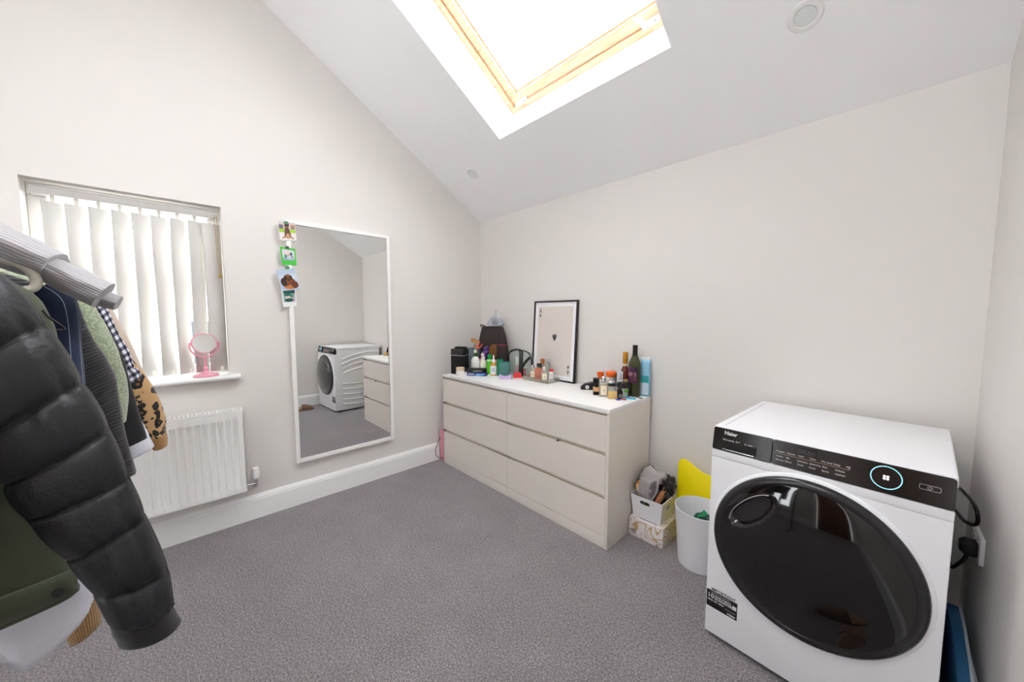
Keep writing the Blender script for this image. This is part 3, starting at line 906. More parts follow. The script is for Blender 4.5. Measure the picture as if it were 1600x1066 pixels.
# glass: gently bulged disc with the grip hollow pushed in at the upper left
bm = bmesh.new()
GR = DRAD - 0.024
NR, NA = 40, 120
grid = []
hc = (-0.150, 0.120); hax = R(139)
def glass_z(x, y):
    r = math.hypot(x, y) / GR
    z = 0.024 + 0.030 * (1 - r * r) ** 0.8 if r < 1 else 0.024
    dx, dy = x - hc[0], y - hc[1]
    # frame of hollow: radial (n) and tangential (t)
    n_ = dx * math.cos(hax) + dy * math.sin(hax)
    t2 = -dx * math.sin(hax) + dy * math.cos(hax)
    e = (t2 / 0.088) ** 2 + ((n_ + 0.004) / 0.036) ** 2
    if e < 1 :
        z -= 0.026 * min(1.0, (1 - e) * 2.2) * min(1.0, max(0.0, (0.030 - n_) / 0.012))
    return z
ctr = bm.verts.new((0, 0, glass_z(0, 0)))
for i in range(1, NR + 1):
    r = GR * i / NR
    grid.append([bm.verts.new((r * math.cos(2 * PI * k / NA), r * math.sin(2 * PI * k / NA), glass_z(r * math.cos(2 * PI * k / NA), r * math.sin(2 * PI * k / NA)))) for k in range(NA)])
for k in range(NA):
    bm.faces.new((ctr, grid[0][k], grid[0][(k + 1) % NA]))
for a, b in zip(grid, grid[1:]):
    for k in range(NA):
        j = (k + 1) % NA
        bm.faces.new((a[k], b[k], b[j], a[j]))
fin(bm, 'door_glass', GLASSD, door, smooth=True, ang=70)
pts = []
for i in range(15):
    t2 = -0.088 + 0.176 * i / 14
    n_ = 0.033 * math.sqrt(max(0, 1 - (t2 / 0.092) ** 2)) - 0.002
    x = hc[0] + n_ * math.cos(hax) - t2 * math.sin(hax); y = hc[1] + n_ * math.sin(hax) + t2 * math.cos(hax)
    pts.append((x, y, glass_z(x, y) + 0.0015))
tube('door_grip', pts, 0.0022, CHROME, door, n=8)
# energy / guarantee sticker, low on the left of the front
st = thing('guarantee_sticker', loc=(0.006, -0.0044, 0.130)); st.parent = td
box('sticker_sheet', 0, 0.107, -0.0004, 0.0, 0, 0.068, M('black_sticker', '1a1617', 0.4), st)
def stx(s, x, z, size, m=INK, bold=0.0, sx=1.0):
    text('sticker_print', s, size, m, st, (x, -0.0007, z), FR, 0.0002, bold=bold, sx=sx)
stx('IMPORTANT', 0.016, 0.071, 0.0145, M('black_sticker'), 0.0002, sx=1.05)
stx('10', 0.003, 0.0385, 0.024, bold=0.0006)
stx('YEAR PARTS', 0.028, 0.0475, 0.0105, bold=0.0003)
stx('GUARANTEE', 0.028, 0.0375, 0.0105, bold=0.0003)
stx('REGISTER YOUR PRODUCT', 0.016, 0.0595, 0.0055)
stx('0800 497 0000', 0.004, 0.0255, 0.0095, bold=0.0002)
stx('activate your guarantee', 0.066, 0.0215, 0.0038)
stx('Haier', 0.075, 0.005, 0.012, bold=0.0004)
box('sticker_square', 0.090, 0.104, -0.0008, -0.0003, 0.036, 0.051, INK, st)
# pressed relief of the left side (seen in the mirror): arched ribs above, shallow curved ribs below
sr = M('white_appliance_enamel')
for i, (v0, v1, z0, rise) in enumerate(((0.09, 0.60, 0.690, 0.085), (0.09, 0.60, 0.630, 0.085), (0.09, 0.58, 0.570, 0.080), (0.10, 0.52, 0.505, 0.065))):
    tube('side_rib', [(0.0035, v0 + (v1 - v0) * t / 14, z0 + rise * math.sin(PI * min(1.0, (t / 14) * 0.62)) ** 0.8) for t in range(15)], 0.011, sr, td, n=8, flat=1.0)
for i, z0 in enumerate((0.375, 0.305, 0.235, 0.165, 0.100)):
    tube('side_rib', [(0.0035, 0.09 + 0.44 * t / 12, z0 - 0.018 * math.sin(PI * t / 12)) for t in range(13)], 0.010, sr, td, n=8)
for x in (0.05, BW - 0.05):
    for y in (0.06, BD - 0.08):
        lathe('foot', [(0.0, 0), (0.022, 0), (0.022, 0.012), (0.012, 0.014), (0.012, 0.024), (0, 0.024)], BLACK, td, n=16, loc=(x, y, 0))

# ------------------------------------------------------------------ socket, plug and lead on the right wall
so = thing('wall_socket', 'white double wall socket on the right wall behind the dryer', 'socket', (W, -0.265, 0.530))
box('face_plate', -0.011, -0.0005, -0.073, 0.073, -0.043, 0.043, WHITE_GLOSS, so, bevel=0.003)
for y in (-0.037, 0.037):
    box('rocker_switch', -0.0145, -0.0105, y - 0.006, y + 0.006, 0.018, 0.034, WHITE, so, bevel=0.001)
    for (dy, dz) in ((0, 0.008), (-0.011, -0.014), (0.011, -0.014)):
        box('socket_hole', -0.0116, -0.0105, y + dy - 0.003, y + dy + 0.003, dz - 0.003, dz + 0.003, BLACK, so)
pl = thing('mains_plug', 'black mains plug and cable of the dryer in the wall socket', 'plug', (W - 0.0125, -0.302, 0.525))
bm = bmesh.new()
lathe_bm(bm, [(0.0, 0), (0.023, 0), (0.025, 0.006), (0.024, 0.026), (0.016, 0.036), (0.0, 0.038)], 20, 0.3)
fin(bm, 'plug_body', BLACK, pl, smooth=True, rot=(0, R(-90), 0))
tube('cable', cr([(-0.018, 0, -0.022), (-0.022, 0.0, -0.045), (-0.034, 0.01, -0.075), (-0.046, 0.03, -0.098), (-0.046, 0.14, -0.08), (-0.044, 0.20, 0.02), (-0.040, 0.12, 0.07), (-0.030, 0.0, 0.082), (-0.016, -0.06, 0.100), (-0.014, -0.08, 0.130), (-0.020, -0.05, 0.160), (-0.040, 0.06, 0.170), (-0.046, 0.20, 0.12)], 6), 0.0052, BLACKG, pl, n=8)

# blue folded bag stored in the gap right of the dryer
BLUE = M('blue_woven_polypropylene', '2b648e', 0.5, bump=(120, 0.3))
bb = thing('storage_bag', 'blue folded bag in the gap between dryer and right wall', 'bag', (2.905, -0.33, 0.0))
prism('bag_body', [(-0.20, 0.0), (0.14, 0.0), (0.22, 0.12), (0.20, 0.20), (0.10, 0.275), (-0.02, 0.262), (-0.14, 0.235), (-0.215, 0.20), (-0.235, 0.15)], -0.018, 0.012, 'x', BLUE, bb, bevel=0.008, smooth=True)
tube('piping', [(0.012, a, b) for a, b in ((0.20, 0.20), (0.10, 0.275), (-0.02, 0.262), (-0.14, 0.235), (-0.215, 0.20), (-0.235, 0.15), (-0.20, 0.0))], 0.004, M('pale_piping', 'b9c6cf', 0.6), bb, n=6)

# ------------------------------------------------------------------ things on the chest: left cluster
TZ = DRZ
def at(x, y): return (x, y, TZ)
LBL = M('paper_label_white', 'f1f0ec', 0.5)
CREAM = M('cream_label', 'efe6cf', 0.5)
DARKTXT = M('label_ink', '3a3838', 0.6)
VIEW = R(46.3)     # things were put down facing the room

sp = thing('bluetooth_speaker', 'black upright speaker with a silver line at the left end of the chest', 'speaker', at(0.192, -0.385), R(22))
box('speaker_grille', -0.062, 0.062, -0.045, 0.045, 0.0, 0.156, M('black_speaker_cloth', '161414', 0.9, bump=(900, 0.4)), sp, bevel=0.006)
box('silver_line', -0.0625, 0.0625, -0.0455, 0.0455, 0.156, 0.161, M('silver_trim', 'c9c9c9', 0.3, 0.7), sp, bevel=0.001)
box('speaker_top', -0.062, 0.062, -0.045, 0.045, 0.161, 0.214, M('charcoal_shell', '2a292b', 0.45), sp, bevel=0.006)
box('speaker_badge', -0.010, 0.010, -0.0460, -0.0450, 0.172, 0.175, M('badge_grey', '77777a', 0.5), sp)
wl = thing('black_wallet', 'small black case lying on top of the speaker', 'case', (0.198, -0.378, TZ + 0.2142), R(24))
box('case_body', -0.046, 0.050, -0.025, 0.025, 0, 0.017, BLACK, wl, bevel=0.005, seg=3)

jr = thing('cream_jar', 'squat pale jar with a beige lid in front of the speaker', 'jar', at(0.283, -0.445))
lathe('jar_body', [(0, 0), (0.031, 0), (0.034, 0.004), (0.034, 0.040), (0.031, 0.043), (0, 0.043)], M('pale_jar', 'ece6df', 0.35), jr)
lathe('lid', [(0, 0.0432), (0.0345, 0.0432), (0.0355, 0.046), (0.0355, 0.066), (0.033, 0.069), (0, 0.069)], M('beige_lid', 'dcc6ad', 0.45), jr)
box('label', -0.012, 0.012, -0.0352, -0.0340, 0.012, 0.032, LBL, jr)

b = thing('lotion_bottle', 'white lotion bottle with a dark green neck and pale cap', 'bottle', at(0.290, -0.292), VIEW)
lathe('bottle_body', [(0, 0), (0.028, 0), (0.032, 0.004), (0.032, 0.095), (0.028, 0.112), (0.018, 0.126), (0.014, 0.130), (0, 0.130)], M('white_bottle', 'e9e8e3', 0.35), b)
lathe('neck_band', [(0, 0.130), (0.0145, 0.130), (0.0145, 0.158), (0, 0.158)], M('dark_green', '2f5a31', 0.4), b)
lathe('cap', [(0, 0.158), (0.0125, 0.158), (0.0135, 0.166), (0.010, 0.178), (0, 0.180)], M('pale_green_cap', 'ccd3b6', 0.4), b)
box('label', -0.012, 0.030, -0.0330, -0.0315, 0.018, 0.032, M('label_grey', '8b8f8c', 0.5), b)

b = thing('pump_bottle', 'clear cream-coloured bottle with a white pump', 'bottle', at(0.336, -0.243), VIEW)
lathe('bottle_body', [(0, 0), (0.022, 0), (0.025, 0.004), (0.025, 0.085), (0.021, 0.098), (0.011, 0.106), (0, 0.106)], M('milky_clear', 'dcdccb', 0.15, spec=0.6), b)
lathe('pump_collar', [(0, 0.106), (0.012, 0.106), (0.012, 0.125), (0.006, 0.130), (0.006, 0.140), (0, 0.140)], WHITE, b)
tube('pump_nozzle', [(0.004, 0, 0.142), (-0.006, -0.002, 0.146), (-0.020, -0.004, 0.143)], [0.009, 0.007, 0.003], WHITE, b)
b = thing('pump_bottle', 'pale pink slim pump bottle partly behind the clear pump bottle', 'bottle', at(0.285, -0.215), VIEW)
lathe('bottle_body', [(0, 0), (0.016, 0), (0.018, 0.004), (0.018, 0.100), (0.010, 0.112), (0, 0.112)], M('pink_bottle', 'e8c1c6', 0.35), b)
lathe('pump_head', [(0, 0.112), (0.009, 0.112), (0.009, 0.130), (0.004, 0.135), (0.004, 0.160), (0, 0.162)], M('pink_cap', 'eeb9c0', 0.35), b)

b = thing('green_bottle', 'bright lime-green bottle with a green screw cap', 'bottle', at(0.385, -0.213), VIEW)
lathe('bottle_body', [(0, 0), (0.021, 0), (0.0235, 0.003), (0.0235, 0.098), (0.017, 0.106), (0, 0.106)], M('lime_liquid', '67d12c', 0.2), b)
lathe('shoulder_band', [(0, 0.098), (0.0240, 0.098), (0.0235, 0.106), (0.017, 0.112), (0, 0.112)], M('pale_lime', 'cfeeb6', 0.3), b)
lathe('cap', [(0, 0.112), (0.017, 0.112), (0.0175, 0.115), (0.0165, 0.148), (0, 0.150)], M('green_cap', '16a043', 0.4), b)

b = thing('rose_bottle', 'dusky pink round-shouldered bottle right of the lime-green bottle', 'bottle', at(0.430, -0.187), VIEW)
lathe('bottle_body', [(0, 0), (0.020, 0), (0.022, 0.004), (0.022, 0.085), (0.017, 0.098), (0, 0.100)], M('dusky_pink', 'c9a49b', 0.4), b)
lathe('cap', [(0, 0.100), (0.012, 0.100), (0.012, 0.112), (0, 0.113)], M('dusky_pink_cap', 'd8bdb4', 0.4), b)

AMBER = film_mat('amber_serum_glass', 'd7a23e', 0.75)
b = thing('serum_bottle', 'amber dropper bottle with a white label and white dropper', 'bottle', at(0.462, -0.237), VIEW)
lathe('bottle_body', [(0, 0), (0.023, 0), (0.0255, 0.003), (0.0255, 0.080), (0.021, 0.092), (0.011, 0.099), (0, 0.099)], AMBER, b)
lathe('label', [(0.0259, 0.010), (0.0262, 0.010), (0.0262, 0.076), (0.0259, 0.076)], LBL, b)
box('label_print', -0.014, 0.010, -0.0268, -0.0262, 0.030, 0.060, M('pale_ink', 'c9ccd8', 0.6), b)
lathe('dropper_collar', [(0, 0.099), (0.011, 0.099), (0.011, 0.119), (0.008, 0.122), (0, 0.122)], WHITE, b)
lathe('dropper_bulb', [(0, 0.122), (0.006, 0.122), (0.0065, 0.130), (0.005, 0.150), (0.002, 0.157), (0, 0.158)], WHITE, b)

bbx = thing('blue_carton', 'flat dark blue and white cosmetics carton lying under the black case', 'box', at(0.372, -0.345), R(33))
box('carton_body', -0.078, 0.088, -0.024, 0.024, 0, 0.028, M('navy_carton', '2b3a78', 0.45), bbx, bevel=0.001)
box('carton_end', -0.096, -0.078, -0.024, 0.024, 0, 0.028, M('white_carton', 'e5e6ea', 0.45), bbx, bevel=0.001)
prism('carton_wave', [(-0.010, 0.004), (0.03, 0.003), (0.070, 0.010), (0.075, 0.022), (0.045, 0.016), (0.012, 0.020)], -0.0246, -0.0240, 'y', M('sky_print', '7fb4e6', 0.45), bbx)
for i in range(4):
    prism('carton_letter', disc_pts(-0.062 + i * 0.014, 0.014, 0.004, 0.006, 10), -0.0246, -0.0240, 'y', M('white_carton'), bbx)
cs = thing('black_case', 'long rounded black glasses case with a grey strip on the blue carton', 'case', (0.368, -0.348, TZ + 0.0282), R(36))
bm = bmesh.new()
prism_bm(bm, rrect(-0.085, 0.088, -0.026, 0.026, 0.024, 6), 0.0, 0.034, 'z')
fin(bm, 'case_body', M('soft_black', '19191a', 0.5), cs, smooth=True, bevel=0.009, seg=3)
box('strip', -0.015, 0.056, -0.0268, -0.0255, 0.010, 0.016, M('grey_strip', 'b8b8b4', 0.5), cs)

# cup of brushes
CUP = film_mat('grey_tinted_plastic', 'a7b0b8', 0.55)
cpx = thing('brush_pot', 'grey translucent plastic pot holding hair brushes in the corner', 'pot', at(0.168, -0.215))
lathe('pot_wall', [(0, 0), (0.046, 0), (0.060, 0.205), (0.058, 0.205), (0.044, 0.004), (0, 0.004)], CUP, cpx)
WOOD = M('light_brush_wood', 'b98a5c', 0.5, vary=(30, 0.15))
hb = thing('hair_brush', 'light wooden flat hair brush sticking out of the grey pot', 'brush', (0.165, -0.213, TZ + 0.006), R(20))
tube('handle', cr([(0.0, 0, 0.0), (0.004, 0, 0.12), (0.012, -0.002, 0.235)], 5), 0.007, WOOD, hb)
bm = bmesh.new(); prism_bm(bm, rrect(-0.047, 0.047, -0.017, 0.017, 0.012), -0.007, 0.007, 'y')
fin(bm, 'head', WOOD, hb, smooth=True, bevel=0.004, loc=(0.020, -0.003, 0.262), rot=(0, R(16), 0))
hb = thing('coral_comb', 'coral pink brush handle standing in the pot behind the lime-green bottle', 'comb', (0.192, -0.222, TZ + 0.006), R(10))
tube('handle', cr([(-0.02, 0, 0), (0.010, 0, 0.12), (0.040, 0, 0.238)], 5), [0.007] * 5 + [0.010] * 6, M('coral', 'f0745f', 0.4), hb, flat=0.6)
tube('prong', cr([(0.034, 0, 0.206), (0.062, 0, 0.212), (0.086, 0.004, 0.244)], 5), 0.0055, M('coral'), hb)
hb = thing('purple_brush', 'dark purple round brush behind the coral comb', 'brush', (0.288, -0.186, TZ), R(10))
tube('barrel', cr([(0, 0, 0.11), (0.010, 0, 0.17), (0.018, 0, 0.226)], 4), [0.02, 0.026, 0.027, 0.028, 0.028, 0.028, 0.027, 0.024, 0.016], M('purple', '4b2670', 0.4), hb, n=14)
tube('handle', [(0, 0, 0), (0, 0, 0.11)], 0.009, M('purple'), hb)
tube('shiny_band', [(0.012 + 0.0275 * math.cos(2 * PI * i / 20), 0.0275 * math.sin(2 * PI * i / 20), 0.178 + 0.006 * math.cos(2 * PI * i / 20)) for i in range(20)], 0.003, M('lilac', 'b28ad8', 0.3), hb, closed=True)
pb_ = thing('paddle_brush', 'brown wooden paddle brush with bristles, upright in front of the dark bag', 'brush', at(0.393, -0.172), R(14))
bm = bmesh.new(); prism_bm(bm, disc_pts(0, 0.192, 0.046, 0.060, 28), -0.006, 0.006, 'y')
fin(bm, 'paddle', M('walnut', '8a5a34', 0.5, vary=(40, 0.2)), pb_, smooth=True, bevel=0.003)
tube('handle', [(0, 0, 0.0), (0, 0, 0.07), (0, 0, 0.14)], [0.008, 0.007, 0.009], M('walnut'), pb_)
bm = bmesh.new()
for i in range(46):
    rr = 0.92 * math.sqrt((i + .5) / 46); th = i * 2.39996
    x, z = 0.044 * rr * math.cos(th), 0.192 + 0.057 * rr * math.sin(th)
    bx(bm, x - 0.0012, x + 0.0012, -0.016, -0.005, z - 0.0012, z + 0.0012)
bo = fin(bm, 'bristles', M('dark_bristle', '4f3320', 0.7), pb_); bo['kind'] = 'stuff'

# handbag and the clear bag on it
LEATHER = M('black_brown_leather', '2c2422', 0.45, bump=(140, 0.35))
hbg = thing('handbag', 'tall dark brown leather tote bag standing in the corner behind the bottles', 'bag', at(0.288, -0.098), R(2))
rings = []
for z, w, t in ((0.0, 0.180, 0.050), (0.02, 0.190, 0.056), (0.12, 0.188, 0.056), (0.22, 0.176, 0.050), (0.32, 0.152, 0.036), (0.385, 0.136, 0.024), (0.400, 0.130, 0.020), (0.394, 0.126, 0.016), (0.36, 0.126, 0.013)):
    rings.append([(w * math.copysign(abs(math.cos(a)) ** 0.5, math.cos(a)) + 0.006 * noise3(a, z * 9, 1), t * math.copysign(abs(math.sin(a)) ** 0.6, math.sin(a)) + 0.006 * noise3(a * 2, z * 14, 4), z) for a in (2 * PI * i / 40 for i in range(40))])
loft('bag_body', rings, LEATHER, hbg)
tube('side_seam', [(0.150, -0.050, 0.02), (0.146, -0.050, 0.14), (0.128, -0.040, 0.28), (0.112, -0.020, 0.39)], 0.003, LEATHER, hbg, n=6)
tube('handle', cr([(-0.125, -0.018, 0.392), (-0.128, -0.028, 0.410), (-0.09, -0.030, 0.410), (-0.06, -0.026, 0.398)], 5), 0.005, LEATHER, hbg)
dbx = thing('dark_box', 'small dark brown box with a crimson edge standing before the tote bag', 'box', at(0.483, -0.166), R(2))
box('box_body', -0.052, 0.052, -0.008, 0.008, 0, 0.252, M('dark_maroon_card', '2d2120', 0.5, vary=(50, 0.3)), dbx, bevel=0.002)
box('crimson_edge', -0.0525, 0.0525, -0.0085, 0.0085, 0.246, 0.2545, M('crimson', '8a2436', 0.5), dbx, bevel=0.001)
cbg = thing('clear_plastic_bag', 'crumpled clear plastic bag sitting on top of the dark tote bag', 'plastic bag', (0.318, -0.098, TZ + 0.402))
rings = []
prof = [(0.002, 0.06), (0.010, 0.092), (0.026, 0.096), (0.048, 0.076), (0.070, 0.060), (0.09, 0.038), (0.108, 0.020), (0.124, 0.012), (0.138, 0.014), (0.140, 0.002)]
for z, r in prof:
    rings.append([(r * (1 + 0.35 * noise3(math.cos(a) * 2, math.sin(a) * 2, z * 22)) * math.cos(a) + 0.02 * (z / 0.15), 0.50 * r * (1 + 0.35 * noise3(math.cos(a) * 2 + 5, math.sin(a) * 2, z * 22)) * math.sin(a), z + 0.006 * noise3(a, z * 9, 8) * (z > 0.02)) for a in (2 * PI * i / 36 for i in range(36))])
loft('bag_film', rings, film_mat('crinkled_polythene', 'dfe4ea', 0.30, 0.15), cbg)
bm = bmesh.new(); bmesh.ops.create_icosphere(bm, subdivisions=3, radius=0.034)
for v in bm.verts: v.co = Vector((v.co.x * 1.3 + 0.012, v.co.y * 0.7, v.co.z * 0.85 + 0.042)) * (1 + 0.18 * noise3(*(v.co * 40)))
fin(bm, 'contents', M('slate_grey_item', '4b4f5a', 0.6), cbg, smooth=True)

# pots, jars and clips in front of the bags
GREENP = film_mat('green_tinted_plastic', '3fae86', 0.5)
gp = thing('green_pot', 'green translucent tumbler beside the amber dropper bottle', 'tumbler', at(0.512, -0.207))
lathe('tumbler_wall', [(0, 0), (0.024, 0), (0.0285, 0.138), (0.027, 0.138), (0.022, 0.004), (0, 0.004)], GREENP, gp)
for i in range(6):
    a = i * PI / 3
    tube('rib', [(0.0242 * math.cos(a), 0.0242 * math.sin(a), 0.002), (0.0287 * math.cos(a), 0.0287 * math.sin(a), 0.136)], 0.0015, GREENP, gp, n=5)
CLEAR = film_mat('clear_glass', 'dfeae8', 0.22, 0.05)
gj = thing('glass_jar', 'clear glass tumbler with a bluish green tint and hair ties inside', 'jar', at(0.598, -0.232))
lathe('jar_wall', [(0, 0), (0.037, 0), (0.041, 0.004), (0.042, 0.124), (0.040, 0.124), (0.038, 0.008), (0, 0.008)], film_mat('aqua_glass', '7fb9b4', 0.38, 0.05), gj)
for i, (c, z) in enumerate((('2f6f62', 0.030), ('245b70', 0.042), ('3a7d6c', 0.054), ('1f3f4a', 0.066))):
    tube('hair_tie', [(0.028 * math.cos(2 * PI * k / 18), 0.028 * math.sin(2 * PI * k / 18), z + 0.006 * math.sin(2 * PI * k / 18 + i * 2)) for k in range(18)], 0.005, M('tie_' + c, c, 0.8), gj, closed=True)
LAV = M('lavender_plastic', 'cdb4dc', 0.4)
lv = thing('lavender_clip', 'scalloped lavender hair claw lying before the glass tumbler', 'hair claw', at(0.655, -0.282), VIEW)
pts = [(-0.045, 0.0), (0.045, 0.0), (0.047, 0.036)] + [(0.047 - 0.094 * i / 12, 0.036 - 0.016 * math.sin(PI * i / 12) + (0.003 if i % 2 else 0)) for i in range(1, 12)] + [(-0.047, 0.036)]
prism('front_jaw', pts, -0.014, -0.010, 'y', LAV, lv, bevel=0.0012)
prism('back_jaw', pts, 0.010, 0.014, 'y', LAV, lv, bevel=0.0012)
for i in range(8):
    box('tooth', -0.042 + i * 0.0115, -0.036 + i * 0.0115, -0.010, 0.010, 0.0, 0.006, LAV, lv, bevel=0.001)
RED = M('red_plastic', 'd83a40', 0.35)
rc = thing('red_claw', 'red plastic hair claw lying on the chest in front of the clear toiletry bag', 'hair claw', at(0.680, -0.172), VIEW)
for s in (-1, 1):
    prism('jaw', [(-0.034, 0.0), (0.034, 0.0), (0.034, 0.012), (0.030, 0.034), (0.020, 0.043), (-0.020, 0.043), (-0.030, 0.034), (-0.034, 0.012)], s * 0.012 - 0.003, s * 0.012 + 0.003, 'y', RED, rc, bevel=0.002)
for i in range(5):
    box('tooth', -0.030 + i * 0.013, -0.024 + i * 0.013, -0.009, 0.009, 0.001, 0.007, RED, rc, bevel=0.001)
tube('spring', [(-0.012 + 0.024 * i / 40, 0.006 * math.cos(i), 0.030 + 0.006 * math.sin(i)) for i in range(41)], 0.0013, M('dark_spring', '5a1d1d', 0.4, 0.5), rc, n=5)

tb = thing('toiletry_bag', 'clear plastic toiletry bag with black piping and straps beside the picture', 'toiletry bag', at(0.632, -0.082), R(4))
FILM = film_mat('clear_vinyl', 'e4ebe8', 0.20, 0.08)
rings = []
for z, w, t in ((0.002, 0.115, 0.036), (0.02, 0.122, 0.040), (0.08, 0.126, 0.040), (0.14, 0.122, 0.034), (0.19, 0.108, 0.020), (0.202, 0.098, 0.012)):
    rings.append([(w * math.copysign(abs(math.cos(a)) ** 0.5, math.cos(a)), t * math.copysign(abs(math.sin(a)) ** 0.6, math.sin(a)) + 0.008 * noise3(a * 2, z * 20, 3), z) for a in (2 * PI * i / 36 for i in range(36))])
loft('vinyl_body', rings, FILM, tb)
tube('piping', cr([(-0.120, -0.02, 0.004), (-0.128, -0.022, 0.09), (-0.120, -0.018, 0.170), (-0.080, -0.012, 0.206), (0.0, -0.012, 0.212), (0.080, -0.014, 0.202), (0.120, -0.018, 0.160), (0.128, -0.022, 0.08), (0.120, -0.02, 0.004)], 5), 0.0050, BLACK, tb)
for x in (0.022, 0.045):
    tube('strap', cr([(x, -0.044, 0.006), (x + 0.004, -0.047, 0.08), (x - 0.002, -0.040, 0.145), (x - 0.02, -0.020, 0.205), (x - 0.07, -0.016, 0.218), (x - 0.13, -0.018, 0.200)], 5), 0.0075, BLACK, tb, flat=0.4)
tube('strap', cr([(0.050, -0.046, 0.080), (0.085, -0.046, 0.125), (0.122, -0.034, 0.165)], 5), 0.011, BLACK, tb, flat=0.35)
b = thing('white_tube', 'white rounded bottle inside the clear toiletry bag', 'bottle', (0.606, -0.098, TZ + 0.004))
lathe('bottle_body', [(0, 0), (0.017, 0), (0.019, 0.004), (0.019, 0.100), (0.015, 0.118), (0.017, 0.122), (0.017, 0.142), (0.012, 0.152), (0, 0.153)], M('soft_white', 'e9ebe2', 0.4), b)
lathe('label', [(0.0192, 0.03), (0.0196, 0.03), (0.0196, 0.085), (0.0192, 0.085)], M('pink_label', 'dca6a6', 0.5), b)
b = thing('red_pot', 'small red pot inside the clear toiletry bag', 'pot', (0.655, -0.078, TZ + 0.004))
lathe('pot_body', [(0, 0), (0.020, 0), (0.022, 0.003), (0.022, 0.062), (0, 0.062)], M('raspberry', 'b83a4a', 0.4), b)
lathe('lid', [(0, 0.062), (0.0225, 0.062), (0.0225, 0.090), (0.018, 0.096), (0, 0.097)], M('soft_white'), b)

# ------------------------------------------------------------------ framed ace print leaning on the wall
FRW, FRH = 0.425, 0.612
fr = thing('framed_print', 'black-framed ace of hearts card print leaning on the wall', 'picture', (0.723, -0.058, TZ))
lean = math.asin(0.036 / FRH)
fr.rotation_euler = (-lean, 0, 0)
FB = M('black_frame', '1d1719', 0.35)
ft = 0.011
fd = 0.020
for q in ((0, ft, 0, FRH), (FRW - ft, FRW, 0, FRH)):
    box('frame_stile', q[0], q[1], 0, fd, q[2], q[3], FB, fr, bevel=0.0008)
for q in ((0, ft), (FRH - ft, FRH)):
    box('frame_rail', ft, FRW - ft, 0, fd, q[0], q[1], FB, fr, bevel=0.0008)
box('backing_board', ft - 0.003, FRW - ft + 0.003, 0.012, 0.018, ft - 0.003, FRH - ft + 0.003, M('mdf_back', '8a7458', 0.8), fr)
box('mount_board', ft - 0.002, FRW - ft + 0.002, 0.009, 0.012, ft - 0.002, FRH - ft + 0.002, M('white_mount', 'f4f2f5', 0.7), fr)
PX0, PX1, PZ0, PZ1 = 0.042, FRW - 0.042, 0.044, FRH - 0.044
prt = box('art_print', PX0, PX1, 0.0082, 0.009, PZ0, PZ1, M('beige_paper_print', 'd9d0c8', 0.7, vary=(9, 0.05)), fr)
HEART = [(math.sin(t) ** 3, (13 * math.cos(t) - 5 * math.cos(2 * t) - 2 * math.cos(3 * t) - math.cos(4 * t)) / 16) for t in (2 * PI * i / 40 for i in range(40))]
INKB = M('print_black', '2a2829', 0.6)
def heart(cx, cz, w, h, flip=1):
    prism('heart', [(cx + w * a, cz + flip * h * b_) for a, b_ in HEART], 0.0078, 0.0082, 'y', INKB, prt)
heart(0.218, 0.330, 0.020, 0.034)
heart(PX0 + 0.022, 0.497, 0.0085, 0.016)
heart(PX1 - 0.022, FRH - 0.497, 0.0085, 0.018, -1)
text('letter', 'A', 0.050, INKB, prt, (PX0 + 0.0225, 0.008, 0.520), FR, 0.0002, align='CENTER', sx=0.62, bold=0.0012)
text('letter', 'A', 0.050, INKB, prt, (PX1 - 0.0225, 0.008, FRH - 0.520), (R(90), R(180), 0), 0.0002, align='CENTER', sx=0.62, bold=0.0012)
SK = M('pencil_line', '8d8580', 0.8)
for q in (((0.085, 0.13), (0.100, 0.19)), ((0.130, 0.185), (0.126, 0.225)), ((0.140, 0.180), (0.165, 0.215)), ((0.150, 0.195), (0.195, 0.222)), ((0.145, 0.145), (0.210, 0.205)), ((0.190, 0.140), (0.205, 0.168)), ((0.10, 0.10), (0.085, 0.13))):
    tube('sketch_line', [(a, 0.0081, b_) for a, b_ in q], 0.0008, SK, prt, n=4)
box('glazing', ft - 0.002, FRW - ft + 0.002, 0.0045, 0.0062, ft - 0.002, FRH - ft + 0.002, film_mat('picture_glass', 'ffffff', 0.03, 0.02), fr)

# ------------------------------------------------------------------ perfume tray
BRASS = M('aged_brass', '8f7b55', 0.35, 0.8)
tr = thing('perfume_tray', 'shallow glass and brass tray of perfumes in front of the framed print', 'tray', at(0.890, -0.128), R(-3))
TX, TY, THH = 0.128, 0.066, 0.028
box('tray_floor', -TX, TX, -TY, TY, 0.001, 0.004, film_mat('tray_mirror', 'c9c0ae', 0.8, 0.05), tr)
for (x0, y0, x1, y1) in ((-TX, -TY, TX, -TY), (TX, -TY, TX, TY), (TX, TY, -TX, TY), (-TX, TY, -TX, -TY)):
    for z in (0.0022, THH):
        tube('brass_edge', [(x0, y0, z), (x1, y1, z)], 0.0020, BRASS, tr, n=6)
    tube('brass_post', [(x0, y0, 0.002), (x0, y0, THH)], 0.0020, BRASS, tr, n=6)
    bm = bmesh.new()
    vs = [bm.verts.new(p) for p in ((x0, y0, 0.003), (x1, y1, 0.003), (x1, y1, THH), (x0, y0, THH))]
    bm.faces.new(vs)
    bmesh.ops.solidify(bm, geom=bm.faces[:], thickness=0.001)
    fin(bm, 'glass_wall', CLEAR, tr)
GL = film_mat('perfume_glass', 'e6e2d6', 0.28, 0.03)
